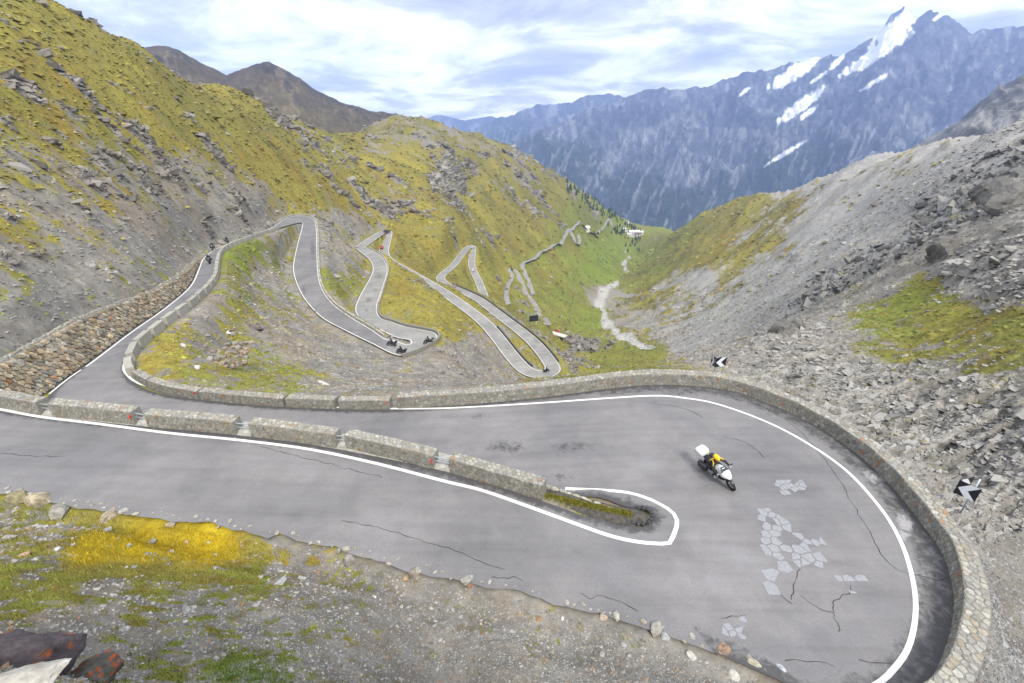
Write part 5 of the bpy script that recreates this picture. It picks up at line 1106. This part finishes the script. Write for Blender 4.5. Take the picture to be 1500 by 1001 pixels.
# broken masonry pier on the slope inside the loop
t = empty('broken_pier', gp(330, 538, 30)); b0 = np.array(t.location); lr = np.random.default_rng(4)
for lvl in range(9):
    for k in range(7 if lvl < 6 else 3):
        x_ = -1.5+k*.55+lr.uniform(-.15, .15); s_ = lr.uniform(.22, .42)
        if k < 2 and lvl > 3: continue
        o = rock_obj('stone', (x_+lvl*.05, lvl*.33+lr.uniform(-.2, .2), .1+lvl*.34+lr.uniform(-.08, .08)+max(0, ground(b0[0]+x_, b0[1]+lvl*.33)-b0[2])*.6), (s_*1.2, s_, s_*.75), int(lr.integers(1e6)), (np.array((.25, .20, .16)) if lr.random() > .35 else np.array((.22, .215, .2)))*lr.uniform(.7, 1.25), None, sub=1, rz=lr.uniform(0, 3), parent=t)
tag(t, 'crumbling reddish stone pier on the grassy slope inside the road loop', 'masonry')
for px, py, rd, lab in ((335,488,(.7,.5,.25),'pale slab resting above the crumbling stone pier'),(269,508,(.5,.35,.25),'pale stone on the turf uphill of the crumbling pier'),(475,563,(1.3,.25,.15),'long pale shard of rock lying on the turf behind the parapet blocks'),(290,540,(.4,.3,.25),'pale small stone near the foot of the crumbling pier')):
    q = gp(px, py, 25); rock_obj('pale_stone', q+np.array([0, 0, rd[2]*.4]), rd, int(px), (.48, .475, .46), lab, sub=2, rz=-.6)
# crags against the scree skyline
for px, py, rd, lab in ((1450,290,(7,5,5.5),'large dark crag standing out of the scree flank'),(1475,300,(8,5,4),'second dark crag beside the large one'),(1385,372,(5,3,3),'dark rock knob at the upper edge of the layered slope'),(1150,488,(2.6,1.8,1.4),'dark rock hump where the layered slope drops to the valley'),(1165,482,(2.2,1.5,1.3),'smaller dark hump beside the drop to the valley')):
    q = gp(px, py, 60); rock_obj('crag', q+np.array([0, 0, rd[2]*.1]), rd, int(px), (.14, .135, .125), lab, sub=4, rough=.7, rz=.7)
lr = np.random.default_rng(12)
for px, py, w_ in ((85,70,3),(265,110,4),(150,215,5),(215,240,5),(240,255,4),(270,155,3.5),(40,60,3),(430,185,3),(70,208,4),(350,250,3.5),(390,300,4),(560,295,7),(600,310,6),(640,255,12),(665,262,14),(620,280,9),(480,262,4),(520,300,5),(690,240,12),(735,255,10),(850,495,5),(845,505,5),(830,488,4)):
    q = gp(px, py, 45); g_ = math.hypot(q[0], q[1]); t = None
    for k in range(4):
        s_ = w_*.2*lr.uniform(.5, 1.2); d = lr.normal(0, w_*.35, 2); z = ground(q[0]+d[0], q[1]+d[1])
        rock_obj('outcrop', np.array([q[0]+d[0], q[1]+d[1], z+s_*.1]), (s_*1.3, s_, s_*.8), int(lr.integers(1e6)), np.array((.17, .155, .135))*lr.uniform(.75, 1.3), 'grey brown rock outcrop in the grassy mountainside', 'rock outcrops on the grassy mountainside', sub=3, rough=.8, rz=lr.uniform(0, 3))
# ------------------------------------------------------------------ grass clump in front
VV, FF, CC = [], [], []; lr = np.random.default_rng(3)
for k in range(1500):
    px_, py_ = lr.normal(362, 34), lr.normal(988, 13); q = gp(px_, py_, 5.); a = lr.uniform(0, 6.28); w_ = .006; h = lr.uniform(.05, .16); l_ = lr.normal(0, .06, 2); b0 = len(VV)
    d = np.array([math.cos(a)*w_, math.sin(a)*w_, 0]); VV += [q-d, q+d, q+d*.6+np.array([l_[0]*.4, l_[1]*.4, h*.6]), q-d*.6+np.array([l_[0]*.4, l_[1]*.4, h*.6]), q+np.array([l_[0], l_[1], h])]
    FF += [(b0, b0+1, b0+2), (b0, b0+2, b0+3), (b0+3, b0+2, b0+4)]; CC += [np.array((.14, .22, .045))*lr.uniform(.6, 1.4)]*5
o = mesh_np('grass_clump', np.array(VV), np.array(FF), M_PIECE, col=np.array(CC, np.float32)); tag(o, 'bright green grass clump on the bank at the frame bottom', 'grass', kind='stuff')
# ------------------------------------------------------------------ conifers at the end of the left ridge
M_NEED = mat_plain('needles', (.030, .055, .024), .8, noise=.4, nscale=.8); M_BARK = mat_plain('bark', (.07, .05, .035), .9, noise=.3)
protos = []
for v_ in range(3):
    t = empty('conifer_tree'); tube([(0, 0, -1), (0, 0, 2), (0, 0, 7)], [.25, .2, .04], 'trunk', M_BARK, t, 6); VV, FF = [], []; lr = np.random.default_rng(v_)
    for tier in range(6):
        z = 1+tier*1.15; R0 = (2.2-.33*tier)*lr.uniform(.85, 1.15); n = 9; b0 = len(VV); VV.append((0, 0, z+1.9))
        for k in range(n): a = 2*math.pi*k/n+lr.uniform(-.2, .2); r_ = R0*(lr.uniform(.8, 1.15) if k % 2 else lr.uniform(.4, .6)); VV.append((r_*math.cos(a), r_*math.sin(a), z-lr.uniform(0, .35)))
        FF += [(b0, b0+1+k, b0+1+(k+1) % n) for k in range(n)]
    mesh_py('crown', VV, FF, M_NEED, t); protos.append(t)
lr = np.random.default_rng(8); first = [True]*3
for k in range(170):
    f_ = lr.random()**.6; px_ = 822+(938-822)*f_; py_ = np.interp(px_, [820,840,870,900,920,940], [263,274,292,314,329,340])+abs(lr.normal(0, 9+8*f_))-1
    q = gp(px_, py_, 600); v_ = k % 3; t = protos[v_] if first[v_] else copy_tree(protos[v_]); first[v_] = False
    t.location = (q[0], q[1], ground(q[0], q[1])); s_ = lr.uniform(.7, 1.35); t.scale = (s_*1.1, s_*1.1, s_*1.2); t.rotation_euler = (0, 0, lr.uniform(0, 6))
    tag(t, 'small dark conifer on the far end of the grassy ridge', 'tree', 'conifers on the ridge end')
# ------------------------------------------------------------------ broken asphalt: pale plates and cracks
def in_poly(px, py, P):
    c = False; n = len(P)
    for i in range(n):
        (x0, y0), (x1, y1) = P[i], P[i-1]
        if (y0 > py) != (y1 > py) and px < (x1-x0)*(py-y0)/(y1-y0)+x0: c = not c
    return c
M_PLATE = mat_plain('pale_asphalt', (.262, .27, .29), .8, noise=.14, nscale=12); M_CRACK = mat_plain('crack_dark', (.045, .045, .048), .95, noise=.3)
for P, sz in (([(1134,710),(1148,703),(1162,704),(1176,705),(1183,714),(1165,719),(1150,726)], .26), ([(1112,752),(1128,744),(1140,752),(1152,766),(1176,782),(1206,794),(1217,806),(1206,832),(1186,832),(1160,824),(1140,818),(1118,808),(1112,785)], .36), ([(1114,826),(1156,822),(1150,836),(1134,850),(1133,872),(1119,860)], .5), ([(1236,842),(1266,842),(1264,850),(1240,852),(1222,846)], .35), ([(1056,922),(1068,914),(1078,921),(1088,903),(1093,907),(1092,936),(1074,930),(1060,936)], .28), ([(1240,866),(1268,864),(1266,868),(1242,870)], .25)):
    W_ = np.array([on_road(*a) for a in P]); lo, hi = W_.min(0), W_.max(0)
    for c in cells(hi[0]-lo[0], hi[1]-lo[1], sz, 1.15, .47):
        c = c+lo[:2]; m_ = c.mean(0); z = road_z(*m_); px_, py_ = project(m_[0], m_[1], z)
        if not in_poly(float(px_), float(py_), P) or rng.random() < .16: continue
        s_ = m_+(c-m_)*rng.uniform(.88, .97); n = len(c)
        mesh_py('asphalt_plate', [(*q, road_z(*q)-.01) for q in s_]+[(*q, road_z(*q)+.010) for q in m_+(s_-m_)*.97], [(k, (k+1) % n, n+(k+1) % n, n+k) for k in range(n)]+[tuple(range(n, 2*n))], M_PLATE, r_near)
CR = [((1105,590),(1150,615),(1185,645),(1220,690),(1250,740),(1275,780),(1290,810),(1310,832),(1330,842),(1352,843)), ((1170,832),(1165,850),(1160,880)), ((1247,858),(1240,870),(1225,880),(1222,895),(1226,915),(1227,925)), ((1150,968),(1165,965),(1190,970),(1222,975)), ((1258,967),(1280,971),(1306,973)), ((720,845),(740,847),(755,846),(765,852)),
      ((850,870),(868,876),(885,873),(905,880),(935,895)), ((500,762),(560,775),(640,798),(700,820),(740,835)), ((1172,872),(1190,885),(1205,895),(1222,900)), ((1130,860),(1145,872),(1160,885)), ((1055,905),(1075,901),(1093,903)), ((950,590),(1000,598),(1030,612)), ((1345,843),(1375,850),(1390,846)), ((0,664),(40,668),(95,669)), ((380,655),(450,672),(560,700)),((1060,640),(1095,650),(1120,672))]
for c in CR:
    Q = resample(catmull([on_road(*a, -16.5) for a in c], 8), .12); n_ = normals2d(Q); j = (fbm(np.arange(len(Q))*.35, np.zeros(len(Q))+c[0][0], 4, 3)-.5)*.22; Q[:, :2] += n_*j[:, None]
    w_ = (.006+.014*vnoise(np.arange(len(Q))*.3, np.zeros(len(Q))+c[0][1], 5))[:, None]; a, b = Q.copy(), Q.copy(); a[:, :2] += n_*w_; b[:, :2] -= n_*w_
    for P_ in (a, b): P_[:, 2] = [road_z(*q)+.008 for q in P_[:, :2]]
    mesh_np('crack', loft(a, b, 2).reshape(-1, 3), grid_faces(len(a), 2)[:, ::-1], M_CRACK, r_near)
print('details', time.time()-T0)
# ------------------------------------------------------------------ air
hm, ht, hb = mat_new('haze_mat'); ht.nodes.remove(hb)
pv = ht.nodes.new('ShaderNodeVolumePrincipled'); pv.inputs['Density'].default_value = 1.35e-4; pv.inputs['Color'].default_value = (.42, .58, 1, 1); pv.inputs['Anisotropy'].default_value = .2
ht.links.new(pv.outputs[0], ht.nodes['Material Output'].inputs['Volume'])
def box(name, lo, hi, mat):
    V = [(x, y, z) for x in (lo[0], hi[0]) for y in (lo[1], hi[1]) for z in (lo[2], hi[2])]
    return mesh_py(name, V, [(0, 1, 3, 2), (4, 6, 7, 5), (0, 4, 5, 1), (2, 3, 7, 6), (0, 2, 6, 4), (1, 5, 7, 3)], mat)
tag(box('haze', (-9000, -300, -3600), (9000, 8300, 950), hm), kind='stuff', label='pale blue mountain haze filling the valley air', cat='haze')
print('done', time.time()-T0)
